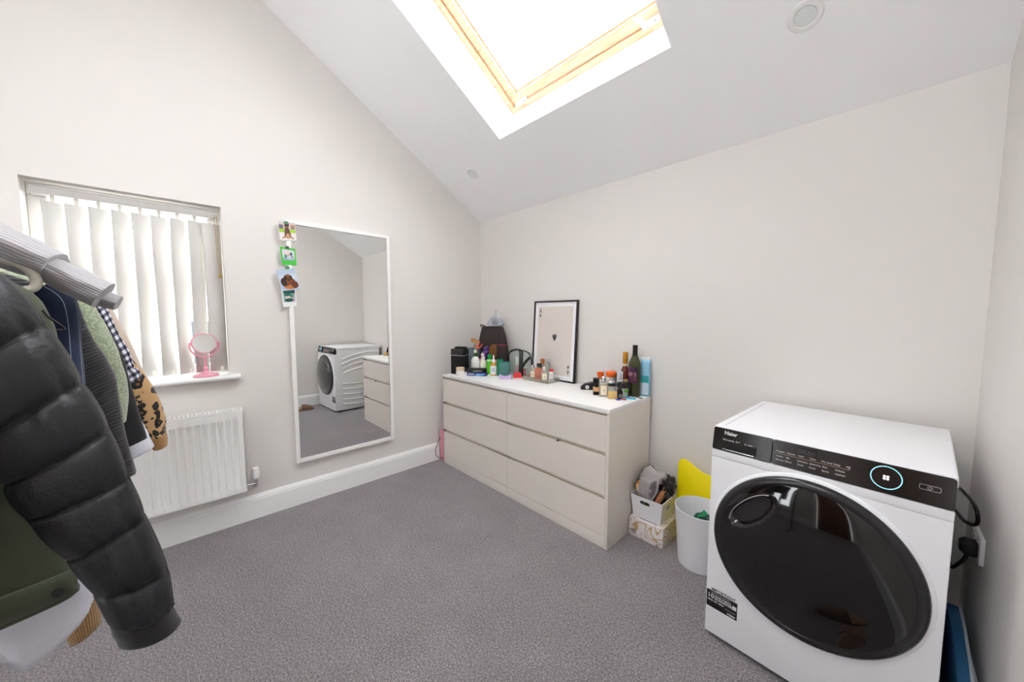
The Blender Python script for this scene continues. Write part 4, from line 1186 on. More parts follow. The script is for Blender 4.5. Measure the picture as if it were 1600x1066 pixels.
def cologne(x, y, z, label, rz=VIEW, k=1.0, cap=CHROME, juice='e9dcc0', lbl=CREAM):
    t = thing('cologne_bottle', label, 'perfume', (x, y, z), rz, 'square cologne bottles')
    s = 0.021 * k
    lathe('bottle_glass', [(0, 0), (s, 0), (s * 1.03, 0.003), (s * 1.03, 0.062 * k), (s * 0.75, 0.070 * k), (0, 0.071 * k)], GL, t, n=32, sq=0.8)
    lathe('perfume_liquid', [(0, 0.006), (s * 0.88, 0.006), (s * 0.88, 0.052 * k), (0, 0.052 * k)], film_mat('juice_' + juice, juice, 0.5, 0.05), t, n=32, sq=0.8)
    la = box('label', -s * 0.72, s * 0.72, -s * 1.09, -s * 1.03, 0.010, 0.056 * k, lbl, t)
    prism('label_mark', disc_pts(0, 0.032 * k, 0.0032, 0.0036, 10), -s * 1.12, -s * 1.09, 'y', DARKTXT, la)
    lathe('cap', [(0, 0.0712 * k), (0.010 * k, 0.0712 * k), (0.0105 * k, 0.076 * k), (0.0125 * k, 0.080 * k), (0.0125 * k, 0.094 * k), (0.009 * k, 0.098 * k), (0, 0.099 * k)], cap, t, n=20)
    return t
TRZ = TZ + 0.0045
cologne(0.815, -0.138, TRZ, 'square cologne bottle with cream label at the left of the glass tray', R(42))
cologne(0.952, -0.160, TRZ, 'square cologne bottle with cream label at the front right of the glass tray', R(46), 1.02)
b = thing('perfume_bottle', 'rectangular coral pink perfume bottle with a black square cap', 'perfume', (0.885, -0.142, TRZ), R(44))
lathe('bottle_glass', [(0, 0), (0.030, 0), (0.031, 0.003), (0.031, 0.080), (0.029, 0.084), (0, 0.085)], film_mat('coral_glass', 'd98a72', 0.7, 0.05), b, n=32, sq=0.9, sy=0.55)
lathe('collar', [(0, 0.085), (0.011, 0.085), (0.011, 0.092), (0, 0.092)], BRASS, b, n=20)
box('cap', -0.017, 0.017, -0.012, 0.012, 0.092, 0.117, BLACKG, b, bevel=0.002)
box('label', -0.014, 0.014, -0.0180, -0.0172, 0.018, 0.040, M('faded_label', 'a5625a', 0.5), b)
b = thing('perfume_bottle', 'tall clear perfume bottle with a square wooden cap behind the coral one', 'perfume', (0.868, -0.086, TRZ), R(44))
lathe('bottle_glass', [(0, 0), (0.018, 0), (0.019, 0.003), (0.019, 0.092), (0.010, 0.099), (0, 0.100)], GL, b, n=24, sq=0.6)
lathe('spray_collar', [(0, 0.100), (0.008, 0.100), (0.008, 0.112), (0, 0.112)], CHROME, b, n=16)
box('cap', -0.0145, 0.0145, -0.0145, 0.0145, 0.112, 0.146, M('cap_wood', 'b06f3f', 0.5, vary=(40, 0.15)), b, bevel=0.002)
b = thing('perfume_bottle', 'conical clear glass perfume bottle with a round stopper at the back of the tray', 'perfume', (0.928, -0.086, TRZ))
lathe('bottle_glass', [(0, 0), (0.038, 0), (0.040, 0.004), (0.030, 0.050), (0.018, 0.090), (0.009, 0.112), (0.008, 0.122), (0, 0.122)], film_mat('pale_green_glass', 'c6d3c6', 0.35, 0.03), b)
lathe('stopper', [(0, 0.122), (0.006, 0.122), (0.010, 0.130), (0.011, 0.138), (0.007, 0.147), (0, 0.149)], CLEAR, b, n=20)
b = thing('cream_tube', 'white squeeze tube standing on its red cap at the right of the tray', 'tube', (0.985, -0.118, TRZ), R(50))
rings = []
for z, w, t in ((0.014, 0.016, 0.016), (0.03, 0.018, 0.016), (0.06, 0.022, 0.010), (0.085, 0.024, 0.003), (0.090, 0.024, 0.0012)):
    rings.append([(w * math.cos(a), t * math.sin(a), z) for a in (2 * PI * i / 24 for i in range(24))])
o1 = loft('tube_body', [[(p[0] * 1.0, p[1], 0.090 - p[2] + 0.0) for p in r] for r in rings], M('white_tube_plastic', 'efeceb', 0.4), b)
lathe('cap', [(0, 0.076), (0.0165, 0.076), (0.0165, 0.090), (0.012, 0.093), (0, 0.093)], RED, b, n=20)
b['label'] = 'white squeeze tube with a red cap at the right end of the tray'
b = thing('red_ribbon', 'short red ribbon trailing on the chest left of the perfume tray', 'ribbon', at(0.725, -0.150))
tube('ribbon_strand', cr([(-0.035, -0.02, 0.0028), (-0.01, -0.005, 0.004), (0.012, 0.006, 0.003), (0.028, 0.03, 0.012), (0.026, 0.038, 0.032)], 5), 0.005, M('red_ribbon_cloth', 'cf4a55', 0.6), b, flat=0.45)

# ------------------------------------------------------------------ right cluster on the chest
b = thing('black_clutch', 'angular black case with a round white sticker at the right of the print', 'case', at(1.335, -0.130), R(38))
prism('case_body', [(-0.062, 0.0), (0.072, 0.0), (0.078, 0.010), (0.070, 0.048), (0.020, 0.050), (-0.040, 0.034), (-0.064, 0.012)], -0.030, 0.030, 'y', M('matt_black', '1b1a1c', 0.5), b, bevel=0.006, smooth=True)
lathe('round_sticker', [(0, 0), (0.0125, 0), (0.0125, 0.0008), (0, 0.0008)], LBL, b, n=24, loc=(-0.020, -0.0300, 0.019), rot=(R(90), 0, 0))
lathe('sticker_mark', [(0, 0.0008), (0.005, 0.0008), (0.005, 0.0012), (0, 0.0012)], M('label_grey'), b, n=12, loc=(-0.020, -0.0300, 0.019), rot=(R(90), 0, 0))

b = thing('foundation_bottle', 'square foundation bottle with peach contents and a tall black cap', 'bottle', at(1.452, -0.238), R(40))
lathe('base_block', [(0, 0), (0.018, 0), (0.018, 0.022), (0, 0.022)], BLACKG, b, n=24, sq=0.9)
lathe('bottle_glass', [(0, 0.022), (0.018, 0.022), (0.018, 0.046), (0.012, 0.050), (0, 0.050)], film_mat('peach_makeup', 'e3ab79', 0.85, 0.05), b, n=24, sq=0.9)
lathe('neck', [(0, 0.050), (0.009, 0.050), (0.009, 0.072), (0, 0.072)], BLACKG, b, n=16)
lathe('cap', [(0, 0.072), (0.019, 0.072), (0.019, 0.106), (0, 0.107)], BLACKG, b, n=24, sq=0.9)
cologne(1.502, -0.235, TZ, 'large square cologne bottle with cream label among the right-hand bottles', R(40), 1.22)
b = thing('scented_candle', 'glass candle jar with a dark band and silver lid behind the cologne', 'candle', at(1.512, -0.160))
lathe('jar_glass', [(0, 0), (0.027, 0), (0.028, 0.003), (0.028, 0.070), (0, 0.070)], M('candle_wax_grey', 'cfcac6', 0.25), b)
lathe('dark_band', [(0.0284, 0.056), (0.0288, 0.056), (0.0288, 0.074), (0.0284, 0.074)], BLACK, b)
lathe('label', [(0.0283, 0.012), (0.0286, 0.012), (0.0286, 0.050), (0.0283, 0.050)], M('label_pale_grey', 'dedbd8', 0.5), b)
lathe('lid', [(0, 0.072), (0.0295, 0.072), (0.0295, 0.082), (0.026, 0.086), (0, 0.087)], M('silver_lid', 'd4d6da', 0.25, 0.7), b)
ORANGE = M('orange_plastic', 'ee6a1e', 0.4)
b = thing('orange_cap_jar', 'white jar with a big orange lid behind the candle', 'jar', at(1.470, -0.090))
lathe('jar_body', [(0, 0), (0.026, 0), (0.028, 0.003), (0.028, 0.098), (0, 0.098)], M('white_jar', 'dddcdc', 0.35), b)
lathe('lid', [(0, 0.098), (0.030, 0.098), (0.034, 0.104), (0.034, 0.128), (0.030, 0.134), (0, 0.135)], ORANGE, b)
b = thing('orange_egg_cup', 'orange scoop-shaped make-up sponge holder left of the orange-lidded jar', 'cup', at(1.400, -0.105))
lathe('stand', [(0, 0), (0.020, 0), (0.018, 0.006), (0.010, 0.03), (0.010, 0.075), (0, 0.076)], WHITE, b)
lathe('cup_bowl', [(0, 0.076), (0.010, 0.076), (0.021, 0.092), (0.025, 0.122), (0.022, 0.122), (0.017, 0.094), (0, 0.082)], ORANGE, b)
b = thing('frosted_bottle', 'frosted clear bottle with a rounded top between the two orange things', 'bottle', at(1.435, -0.085))
lathe('bottle_body', [(0, 0), (0.019, 0), (0.021, 0.003), (0.021, 0.105), (0.022, 0.115), (0.022, 0.138), (0.014, 0.148), (0, 0.150)], film_mat('frosted', 'e4dfe6', 0.6, 0.3), b)
b = thing('dark_bottle', 'slim dark bottle standing between the candle and the white tube', 'bottle', at(1.515, -0.088))
lathe('bottle_body', [(0, 0), (0.012, 0), (0.0125, 0.003), (0.0125, 0.095), (0.012, 0.105), (0.012, 0.122), (0, 0.123)], M('aubergine', '2a1d2b', 0.35), b)
b = thing('white_carton', 'tall narrow white carton with an orange stripe and dark lettering', 'box', at(1.551, -0.136), R(46))
bm = bmesh.new(); bx(bm, -0.0155, 0.0155, -0.011, 0.011, 0.0, 0.148)
fin(bm, 'carton_body', M('white_carton'), b, bevel=0.0008, rot=(0, R(3), 0), loc=(0, 0, 0.001))
box('stripe', -0.0160, 0.0160, -0.0114, -0.0110, 0.030, 0.035, ORANGE, b)
text('carton_print', 'Nivo', 0.020, M('label_ink'), b, (0.014, -0.0122, 0.095), (R(90), R(-90), 0), 0.0002, sx=0.9)
b = thing('black_dropper', 'small black dropper bottle standing near the front of the right cluster', 'bottle', at(1.612, -0.229), VIEW)
lathe('bottle_glass', [(0, 0), (0.015, 0), (0.0175, 0.003), (0.0175, 0.038), (0.013, 0.054), (0.008, 0.060), (0, 0.060)], BLACKG, b)
lathe('dropper_collar', [(0, 0.060), (0.0095, 0.060), (0.0095, 0.078), (0.006, 0.081), (0, 0.081)], BLACK, b)
lathe('dropper_bulb', [(0, 0.081), (0.0055, 0.081), (0.005, 0.096), (0.0035, 0.102), (0, 0.103)], BLACK, b)
box('label', -0.012, 0.012, -0.0182, -0.0170, 0.008, 0.030, M('grey_label', '6c6a6c', 0.5), b)
b = thing('nail_brush', 'small bamboo nail brush with pale bristles at the front of the right cluster', 'brush', at(1.582, -0.262), R(52))
box('brush_block', -0.026, 0.026, -0.016, 0.016, 0.0, 0.016, M('bamboo', 'd9b373', 0.5, vary=(60, 0.12)), b, bevel=0.004)
bm = bmesh.new()
for i in range(11):
    for j in range(6):
        x = -0.022 + i * 0.0044; y = -0.0125 + j * 0.005
        bx(bm, x - 0.0017, x + 0.0017, y - 0.0017, y + 0.0017, 0.015, 0.040 + 0.004 * random.Random(i * 7 + j).random())
fin(bm, 'bristles', M('straw_bristle', 'e3c684', 0.8), b)['kind'] = 'stuff'
b = thing('hair_tub', 'black tub with a white label and green leaf emblem beside the wine bottle', 'tub', at(1.600, -0.168), VIEW)
lathe('tub_body', [(0, 0), (0.032, 0), (0.035, 0.004), (0.037, 0.064), (0, 0.064)], M('tub_black', '202223', 0.4), b, n=32)
bm = bmesh.new()
n_ = 16
col_ = []
for i in range(n_ + 1):
    a = R(-165 + 105 * i / n_)
    col_.append([bm.verts.new((0.0366 * math.cos(a), 0.0366 * math.sin(a), 0.006)), bm.verts.new((0.0378 * math.cos(a), 0.0378 * math.sin(a), 0.058))])
for p, q in zip(col_, col_[1:]):
    bm.faces.new((p[0], q[0], q[1], p[1]))
bmesh.ops.solidify(bm, geom=bm.faces[:], thickness=-0.0006)
fin(bm, 'label', LBL, b, smooth=True)
for (a, z, c, rx, rz) in ((-84, 0.044, '4fae2f', 0.010, 0.009), (-72, 0.046, '86c53a', 0.009, 0.007), (-78, 0.042, 'e2cf3a', 0.005, 0.004)):
    prism('leaf_emblem', disc_pts(0, 0, rx, rz, 14), -0.0012, 0.0, 'y', M('leaf_' + c, c, 0.5), b, loc=(0.0384 * math.cos(R(a)), 0.0384 * math.sin(R(a)), z), rot=(0, 0, R(a + 90)))
lathe('lid', [(0, 0.064), (0.0395, 0.064), (0.0395, 0.083), (0.037, 0.086), (0, 0.086)], BLACK, b, n=32)
b = thing('liqueur_bottle', 'amber liqueur bottle with a gold foil neck left of the wine bottle', 'bottle', at(1.556, -0.068), VIEW)
lathe('bottle_glass', [(0, 0), (0.030, 0), (0.033, 0.004), (0.034, 0.105), (0.031, 0.130), (0.022, 0.155), (0.0145, 0.172), (0.0135, 0.190), (0, 0.190)], film_mat('amber_brown_glass', '6b2a1a', 0.88, 0.05), b, n=32)
lathe('neck_paper', [(0, 0.176), (0.0155, 0.176), (0.0152, 0.192), (0, 0.192)], M('cream_neck_paper', 'dfd3bd', 0.5), b)
lathe('gold_foil', [(0, 0.192), (0.0162, 0.192), (0.0165, 0.262), (0.0150, 0.266), (0, 0.266)], M('gold_foil', 'c78e2f', 0.35, 0.6), b)
for z in (0.214, 0.240):
    lathe('foil_band', [(0.0164, z), (0.0169, z), (0.0169, z + 0.003), (0.0164, z + 0.003)], M('dark_gold', '8a5c1e', 0.4, 0.4), b)
box('label', -0.022, 0.018, -0.0352, -0.0325, 0.060, 0.096, M('gold_cream_label', 'd9bd84', 0.5), b)
b = thing('wine_bottle', 'tall dark green wine bottle with a purple label and black capsule', 'bottle', at(1.633, -0.092), VIEW)
lathe('bottle_glass', [(0, 0), (0.034, 0), (0.0375, 0.004), (0.0375, 0.190), (0.034, 0.210), (0.022, 0.236), (0.0155, 0.256), (0.0145, 0.262), (0, 0.262)], film_mat('dark_green_glass', '3c3f16', 0.86, 0.04), b, n=36)
lathe('capsule', [(0, 0.256), (0.0160, 0.256), (0.0150, 0.262), (0.0150, 0.312), (0.0155, 0.316), (0, 0.317)], M('black_capsule', '1a1618', 0.4), b)
def curved_label(name, r, a0, a1, z0, z1, m, par, n=14):
    bm = bmesh.new()
    cc = [[bm.verts.new((r * math.cos(R(a0 + (a1 - a0) * i / n)), r * math.sin(R(a0 + (a1 - a0) * i / n)), z)) for z in (z0, z1)] for i in range(n + 1)]
    for p, q in zip(cc, cc[1:]):
        bm.faces.new((p[0], q[0], q[1], p[1]))
    bmesh.ops.solidify(bm, geom=bm.faces[:], thickness=-0.0005)
    return fin(bm, name, m, par, smooth=True)
la = curved_label('label', 0.0380, -190, -85, 0.084, 0.180, M('purple_label', '5b3560', 0.5), b)
curved_label('label_dusk', 0.0387, -178, -95, 0.125, 0.150, M('rose_print', 'c9929b', 0.5), la)
for (a, z, w, hh, c) in ((-120, 0.112, 0.010, 0.045, '4a1f38'), (-140, 0.105, 0.012, 0.030, '73304e'), (-105, 0.100, 0.010, 0.026, '8d4a57')):
    prism('label_tower', [(-w, 0), (w, 0), (w * 0.6, hh * 0.5), (0, hh), (-w * 0.6, hh * 0.5)], -0.0008, 0, 'y', M('tower_' + c, c, 0.5), la, loc=(0.0392 * math.cos(R(a)), 0.0392 * math.sin(R(a)), z), rot=(0, 0, R(a + 90)))
b = thing('blue_pouch', 'tall pale blue refill pack with a white folded top behind the wine bottle', 'pack', at(1.678, -0.038), R(10))
rings = []
for z, w, t in ((0.0, 0.026, 0.018), (0.012, 0.028, 0.020), (0.16, 0.028, 0.018), (0.205, 0.028, 0.012), (0.226, 0.028, 0.006)):
    rings.append([(w * math.copysign(abs(math.cos(a)) ** 0.4, math.cos(a)), t * math.copysign(abs(math.sin(a)) ** 0.5, math.sin(a)), z) for a in (2 * PI * i / 28 for i in range(28))])
loft('pack_body', rings, M('pale_blue_pack', '8fc3de', 0.35), b)
box('white_top', -0.029, 0.029, -0.005, 0.005, 0.224, 0.240, WHITE, b, bevel=0.003)
box('teal_panel', -0.020, 0.024, -0.0205, -0.0185, 0.085, 0.125, M('teal_print', '2f9aa0', 0.5), b)
box('pale_panel', -0.022, 0.024, -0.0205, -0.0190, 0.010, 0.080, M('pale_panel_print', 'c3d6e6', 0.5), b)
b = thing('cyan_strip', 'flat cyan plastic strip lying in front of the black tub', 'strip', at(1.664, -0.192), R(20))
box('strip_body', -0.028, 0.028, -0.008, 0.008, 0, 0.008, M('cyan_plastic', '35b9de', 0.4), b, bevel=0.003)
b = thing('black_clip', 'thin black hair clip lying at the front right edge of the chest', 'hair clip', at(1.682, -0.128), R(-25))
box('clip_arm', -0.030, 0.030, -0.005, 0.005, 0.0, 0.004, BLACK, b, bevel=0.0015)
tube('clip_spring', [(-0.030 + 0.002 * i, 0, 0.004 + 0.006 * math.sin(PI * i / 12)) for i in range(13)], 0.002, BLACK, b, n=6)
for i, (x, y, c, l_) in enumerate(((1.646, -0.240, 'b5304f', 'crimson hair tie lying beside the black dropper bottle'), (1.624, -0.270, '4a4aa0', 'blue-violet hair tie lying in front of the black dropper bottle'))):
    b = tube('hair_tie', [(0.013 * math.cos(2 * PI * k / 20), 0.010 * math.sin(2 * PI * k / 20), 0.0025 + 0.001 * math.sin(4 * PI * k / 20)) for k in range(20)], 0.0024, M('tie_' + c, c, 0.7), closed=True, loc=at(x, y))
    tag(b, l_, 'hair tie', 'hair ties on the chest')

# ------------------------------------------------------------------ floor right of the chest
def squiggle_mat():
    k = NT('squiggle_printed_card', 0.6)
    n = k.n('ShaderNodeTexNoise', i_Scale=13.0, i_Detail=0.0, i_Distortion=0.6)
    k.l(k.tc.outputs['Object'], n.inputs['Vector'])
    a = k.math('MULTIPLY', n.outputs['Fac'], 5.0)
    a = k.math('FRACT', a)
    a = k.math('SUBTRACT', a, 0.5)
    a = k.math('ABSOLUTE', a)
    k.col(k.ramp(a, [(0.0, 'c2a27b'), (0.11, 'c2a27b'), (0.13, 'e6dfdd'), (1.0, 'e6dfdd')], 'LINEAR'))
    return k.m
cb = thing('cardboard_box', 'flat white cardboard box printed with tan squiggles on the carpet', 'box', (1.812, -0.160, 0), R(0))
box('carton', -0.098, 0.100, -0.112, 0.122, 0, 0.110, squiggle_mat(), cb, bevel=0.002)
for i in range(7):
    box('barcode_bar', -0.082 + i * 0.0042, -0.0795 + i * 0.0042 , -0.1126, -0.1118, 0.016, 0.046, M('barcode_ink', '77737a', 0.6), cb)
for i in range(3):
    a0 = 90 + i * 120
    tube('recycling_arrow', [(0.074 + 0.010 * math.cos(R(a0 + t)), -0.1124, 0.020 + 0.010 * math.sin(R(a0 + t))) for t in range(0, 90, 15)], [0.002, 0.002, 0.002, 0.002, 0.003, 0.0008], M('label_ink'), cb, n=5, flat=0.4)
box('open_slot', -0.045, 0.060, -0.095, -0.082, 0.1098, 0.1104, M('grey_print_block', '8f8a90', 0.6), cb)

BSK = M('white_basket_plastic', 'e6e6ea', 0.4)
bk = thing('storage_basket', 'white plastic storage basket with hand holes on the squiggle-printed box', 'basket', (1.806, -0.150, 0.1115))
# tapered open box with hand holes: each wall is a framed panel
def wall_panel(name, p00, p10, p11, p01, hole, out, th=0.0025):
    """quad wall p00..p01 (bottom l,r, top r,l) with an oval hand hole (u,v,ru,rv)"""
    P = [Vector(p) for p in (p00, p10, p11, p01)]
    def q(u, v): return (P[0] * (1 - u) + P[1] * u) * (1 - v) + (P[3] * (1 - u) + P[2] * u) * v
    bm = bmesh.new()
    u0, v0, ru, rv = hole
    N = 24
    inner, outer = [], []
    for i in range(N):
        a = 2 * PI * i / N
        c, s = math.cos(a), math.sin(a)
        k = 1 / (abs(c) ** 4 + abs(s) ** 4) ** 0.25
        inner.append(bm.verts.new(q(u0 + ru * k * c, v0 + rv * k * s)))
        # ray from hole centre to the panel border
        tx = ((1 - u0) / c if c > 0 else -u0 / c) if abs(c) > 1e-9 else 1e9
        ty = ((1 - v0) / s if s > 0 else -v0 / s) if abs(s) > 1e-9 else 1e9
        t = min(tx, ty)
        outer.append([u0 + t * c, v0 + t * s])
    # snap the nearest samples to the corners
    for cu, cv in ((0, 0), (1, 0), (1, 1), (0, 1)):
        j = min(range(N), key=lambda i: (outer[i][0] - cu) ** 2 + (outer[i][1] - cv) ** 2)
        outer[j] = [cu, cv]
    ov = [bm.verts.new(q(*o)) for o in outer]
    for i in range(N):
        j = (i + 1) % N
        bm.faces.new((inner[i], inner[j], ov[j], ov[i]))
    bmesh.ops.recalc_face_normals(bm, faces=bm.faces)
    bmesh.ops.solidify(bm, geom=bm.faces[:], thickness=th)
    return fin(bm, name, BSK, bk)
b0, b1, c0, c1 = 0.080, 0.092, 0.098, 0.108       # half sizes bottom/top in x and y
HB = 0.128
wall_panel('front_wall', (-b0, -c0, 0), (b0, -c0, 0), (b1, -c1, HB), (-b1, -c1, HB), (0.45, 0.76, 0.16, 0.085), 1)
wall_panel('back_wall', (b0, c0, 0), (-b0, c0, 0), (-b1, c1, HB), (b1, c1, HB), (0.5, 0.76, 0.14, 0.085), 1)
wall_panel('side_wall', (b0, -c0, 0), (b0, c0, 0), (b1, c1, HB), (b1, -c1, HB), (0.42, 0.60, 0.09, 0.14), 1)
wall_panel('side_wall', (-b0, c0, 0), (-b0, -c0, 0), (-b1, -c1, HB), (-b1, c1, HB), (0.5, 0.76, 0.12, 0.085), 1)
box('basket_floor', -b0, b0, -c0, c0, 0.0, 0.003, BSK, bk)
tube('rim', [(-b1, -c1, HB), (b1, -c1, HB), (b1, c1, HB), (-b1, c1, HB)], 0.003, BSK, bk, n=6, closed=True)

def blob(name, label, cat, loc, r, mat, amp=0.3, fr=6.0, seed=0.0, sub=4, fold=0.0, shear=(0, 0)):
    """crumpled cloth lump"""
    bm = bmesh.new()
    bmesh.ops.create_icosphere(bm, subdivisions=sub, radius=1.0)
    for v in bm.verts:
        c = v.co.copy()
        d = 1 + amp * noise3(c.x * fr * .25 + seed, c.y * fr * .25, c.z * fr * .25) + amp * .6 * (1 - abs(noise3(c.x * fr * .5, c.y * fr * .5 + seed, c.z * fr * .5)) * 2.4)
        if fold: d += fold * math.sin(c.x * 5 + c.z * 7 + 3 * noise3(c.x * 2, c.y * 2, seed)) * .5
        v.co = Vector((c.x * r[0] + shear[0] * c.z, c.y * r[1] + shear[1] * c.z, c.z * r[2])) * d
    o = fin(bm, name, mat, None, smooth=True, loc=loc, ang=180)
    if label: tag(o, label, cat)
    return o
# contents of the basket
GJ = M('grey_jersey', 'a8a2a2', 0.9, sheen=0.3, bump=(500, 0.3))
hood = thing('grey_hoodie', 'grey jersey garment bunched up in the white basket with its hood hanging over', 'clothing', (1.800, -0.165, 0.125))
rings = []
for t in range(15):
    u = t / 14
    ang_ = R(200 - 250 * u)
    cy, cz = 0.052 * math.cos(ang_) , 0.135 + 0.095 * math.sin(ang_)
    w = 0.030 + 0.034 * math.sin(PI * min(1, u * 1.05)) ** 0.7
    th = 0.012 + 0.016 * math.sin(PI * u)
    rings.append([(w * math.cos(a) + 0.016 * noise3(math.cos(a) * 2, math.sin(a) * 2, u * 5), cy + math.cos(ang_) * th * math.sin(a) + 0.018 * noise3(math.cos(a) * 2.4, math.sin(a) * 2.4 + 7, u * 7), cz + math.sin(ang_) * th * math.sin(a) + 0.018 * noise3(math.cos(a) * 2.4 + 3, math.sin(a) * 2.4, u * 7 + 9)) for a in (2 * PI * i / 28 for i in range(28))])
loft('hood', rings, GJ, hood)
tube('hood_opening_hem', cr([(0.030, -0.075, 0.115), (0.046, -0.066, 0.150), (0.052, -0.050, 0.190), (0.040, -0.052, 0.222), (0.020, -0.070, 0.205), (0.008, -0.080, 0.160), (0.014, -0.082, 0.120)], 6), 0.006, GJ, hood, closed=True)
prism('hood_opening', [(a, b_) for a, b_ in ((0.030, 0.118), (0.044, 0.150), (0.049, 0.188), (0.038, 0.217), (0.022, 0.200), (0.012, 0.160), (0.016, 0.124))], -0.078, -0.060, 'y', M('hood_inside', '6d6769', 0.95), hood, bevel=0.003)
rings = []
for t in range(13):
    u = t / 12
    c = Vector((0.010 + 0.075 * u ** 1.2, -0.062 + 0.10 * u, 0.175 - 0.012 * u + 0.045 * math.sin(PI * u)))
    w = 0.042 - 0.014 * u
    rings.append([(c.x + w * 0.4 * math.cos(a) + 0.008 * noise3(a, u * 4, 12), c.y + w * 0.5 * math.cos(a), c.z + w * 0.75 * math.sin(a) + 0.008 * noise3(a, u * 4, 14)) for a in (2 * PI * i / 24 for i in range(24))])
loft('sleeve', rings, GJ, hood)
rings = []
for t in range(11):
    u = t / 10
    c = Vector((-0.006 + 0.006 * math.sin(u * 6), -0.052 - 0.012 * math.sin(PI * u), 0.215 - 0.13 * u))
    w = 0.036 + 0.020 * math.sin(PI * u)
    rings.append([(c.x + w * math.cos(a), c.y + 0.016 * math.sin(a) + 0.007 * noise3(a * 2, u * 5, 21), c.z + 0.012 * noise3(a * 2, u * 3, 25)) for a in (2 * PI * i / 24 for i in range(24))])
loft('front_fold', rings, GJ, hood)
blob('black_cloth', 'black ruffled cloth in the basket beside the grey garment', 'clothing', (1.862, -0.115, 0.290), (0.040, 0.052, 0.050), M('black_cloth', '1c1a1b', 0.85, sheen=0.3), 0.45, 9, 3.0)
blob('dark_scrunchie', 'dark satin pouch poking out of the basket behind the grey garment', 'clothing', (1.752, -0.085, 0.312), (0.034, 0.040, 0.046), M('dark_satin', '4a474c', 0.4), 0.25, 6, 9.0)
blob('black_lining', 'black folded cloth lying low in the basket under the grey garment', 'clothing', (1.822, -0.150, 0.190), (0.044, 0.055, 0.034), M('black_cloth'), 0.3, 7, 5.0)
pp = thing('peach_pouch', 'peach and mauve pouch slanting in the right of the basket', 'pouch', (1.862, -0.150, 0.150))
rings = []
for u, w, t in ((0, 0.020, 0.008), (0.15, 0.026, 0.013), (0.5, 0.031, 0.016), (0.85, 0.031, 0.011), (1.0, 0.030, 0.005)):
    c = Vector((-0.022 + 0.030 * u, -0.070 + 0.090 * u, 0.045 + 0.095 * u))
    rings.append([(c.x + t * math.sin(a), c.y + w * 0.8 * math.cos(a), c.z - w * 0.6 * math.cos(a)) for a in (2 * PI * i / 22 for i in range(22))])
def peach_mat():
    k = NT('peach_mauve_cloth', 0.8)
    z = k.sep(k.tc.outputs['Generated'])[2]
    k.col(k.ramp(z, [(0.1, '96606a'), (0.45, 'c07a55'), (0.9, 'd79a66')]))
    return k.m
loft('pouch_body', rings, peach_mat(), pp)
tube('zip_edge', [(rings[-1][i][0], rings[-1][i][1], rings[-1][i][2]) for i in range(22)], 0.0022, M('gold_zip', 'd9b46a', 0.4), pp, n=5, closed=True)
sb = thing('patterned_strap', 'yellow and green patterned fabric strap hanging in the left of the basket', 'strap', (1.752, -0.195, 0.13))
def strap_mat():
    k = NT('floral_strap', 0.8)
    z = k.sep(k.tc.outputs['Generated'])[2]
    n = k.n('ShaderNodeTexNoise', i_Scale=60.0, i_Detail=1.0); k.l(k.tc.outputs['Object'], n.inputs['Vector'])
    c = k.ramp(z, [(0.0, '5c8f5a'), (0.4, '86a869'), (0.6, 'd8bb72'), (1.0, 'd6b26a')])
    f = k.ramp(n.outputs['Fac'], [(0.60, 0.0), (0.64, 1.0)])
    k.col(k.mix(f, c, 'a5463c'))
    return k.m
tube('strap_band', cr([(0.052, -0.010, 0.02), (0.024, -0.022, 0.075), (-0.002, -0.032, 0.125), (-0.014, -0.024, 0.162), (0.002, -0.012, 0.170), (0.018, 0.012, 0.150)], 6), 0.013, strap_mat(), sb, flat=0.45, n=10)
wt = thing('white_cap_bottle', 'white rounded bottle end showing at the front corner of the basket', 'bottle', (1.848, -0.222, 0.178))
lathe('bottle_end', [(0, -0.03), (0.013, -0.03), (0.0165, -0.012), (0.017, 0.012), (0.013, 0.021), (0, 0.024)], M('white_plastic'), wt, n=22, rot=(R(62), 0, R(35)))

# yellow board, teal thing, bin
YEL = M('yellow_plastic', 'fae600', 0.4)
yb = thing('yellow_board', 'bright yellow plastic board with a wavy top standing against the back wall', 'board', (1.900, -0.068, 0.0))
top = cr([(0.0, 0.415), (0.006, 0.440), (0.022, 0.450), (0.050, 0.446), (0.085, 0.426), (0.125, 0.405), (0.165, 0.398), (0.22, 0.400), (0.28, 0.418), (0.315, 0.430), (0.33, 0.405)], 4)
prism('board_panel', [(0.33, 0.0), (0.0, 0.0)] + top, -0.006, 0.006, 'y', YEL, yb, bevel=0.002, smooth=True)
yb.rotation_euler = (R(-2.2), 0, 0)
tl = thing('teal_bag', 'teal and pink toy edge peeping over the yellow board', 'bag', (2.140, -0.0275, 0.0), 0)
prism('bag_panel', [(-0.05, 0.0), (0.10, 0.0)] + arc(0.03, 0.375, 0.075, 0, 180, 14), -0.005, 0.009, 'y', M('mauve_cloth', 'b77aa8', 0.7), tl, bevel=0.003)
prism('bag_trim', arc(0.03, 0.375, 0.079, 10, 170, 14) + arc(0.03, 0.375, 0.062, 170, 10, 14), -0.0065, -0.0050, 'y', M('teal_cloth', '1f8f86', 0.7), tl)
BINM = M('white_bin_plastic', 'e9e9ec', 0.4)
bn = thing('waste_bin', 'round white plastic waste bin standing beside the dryer', 'bin', (2.088, -0.238, 0))
lathe('bin_wall', [(0, 0), (0.096, 0), (0.100, 0.004), (0.122, 0.292), (0.1235, 0.296), (0.1205, 0.297), (0.119, 0.292), (0.097, 0.008), (0, 0.008)], BINM, bn, n=56)
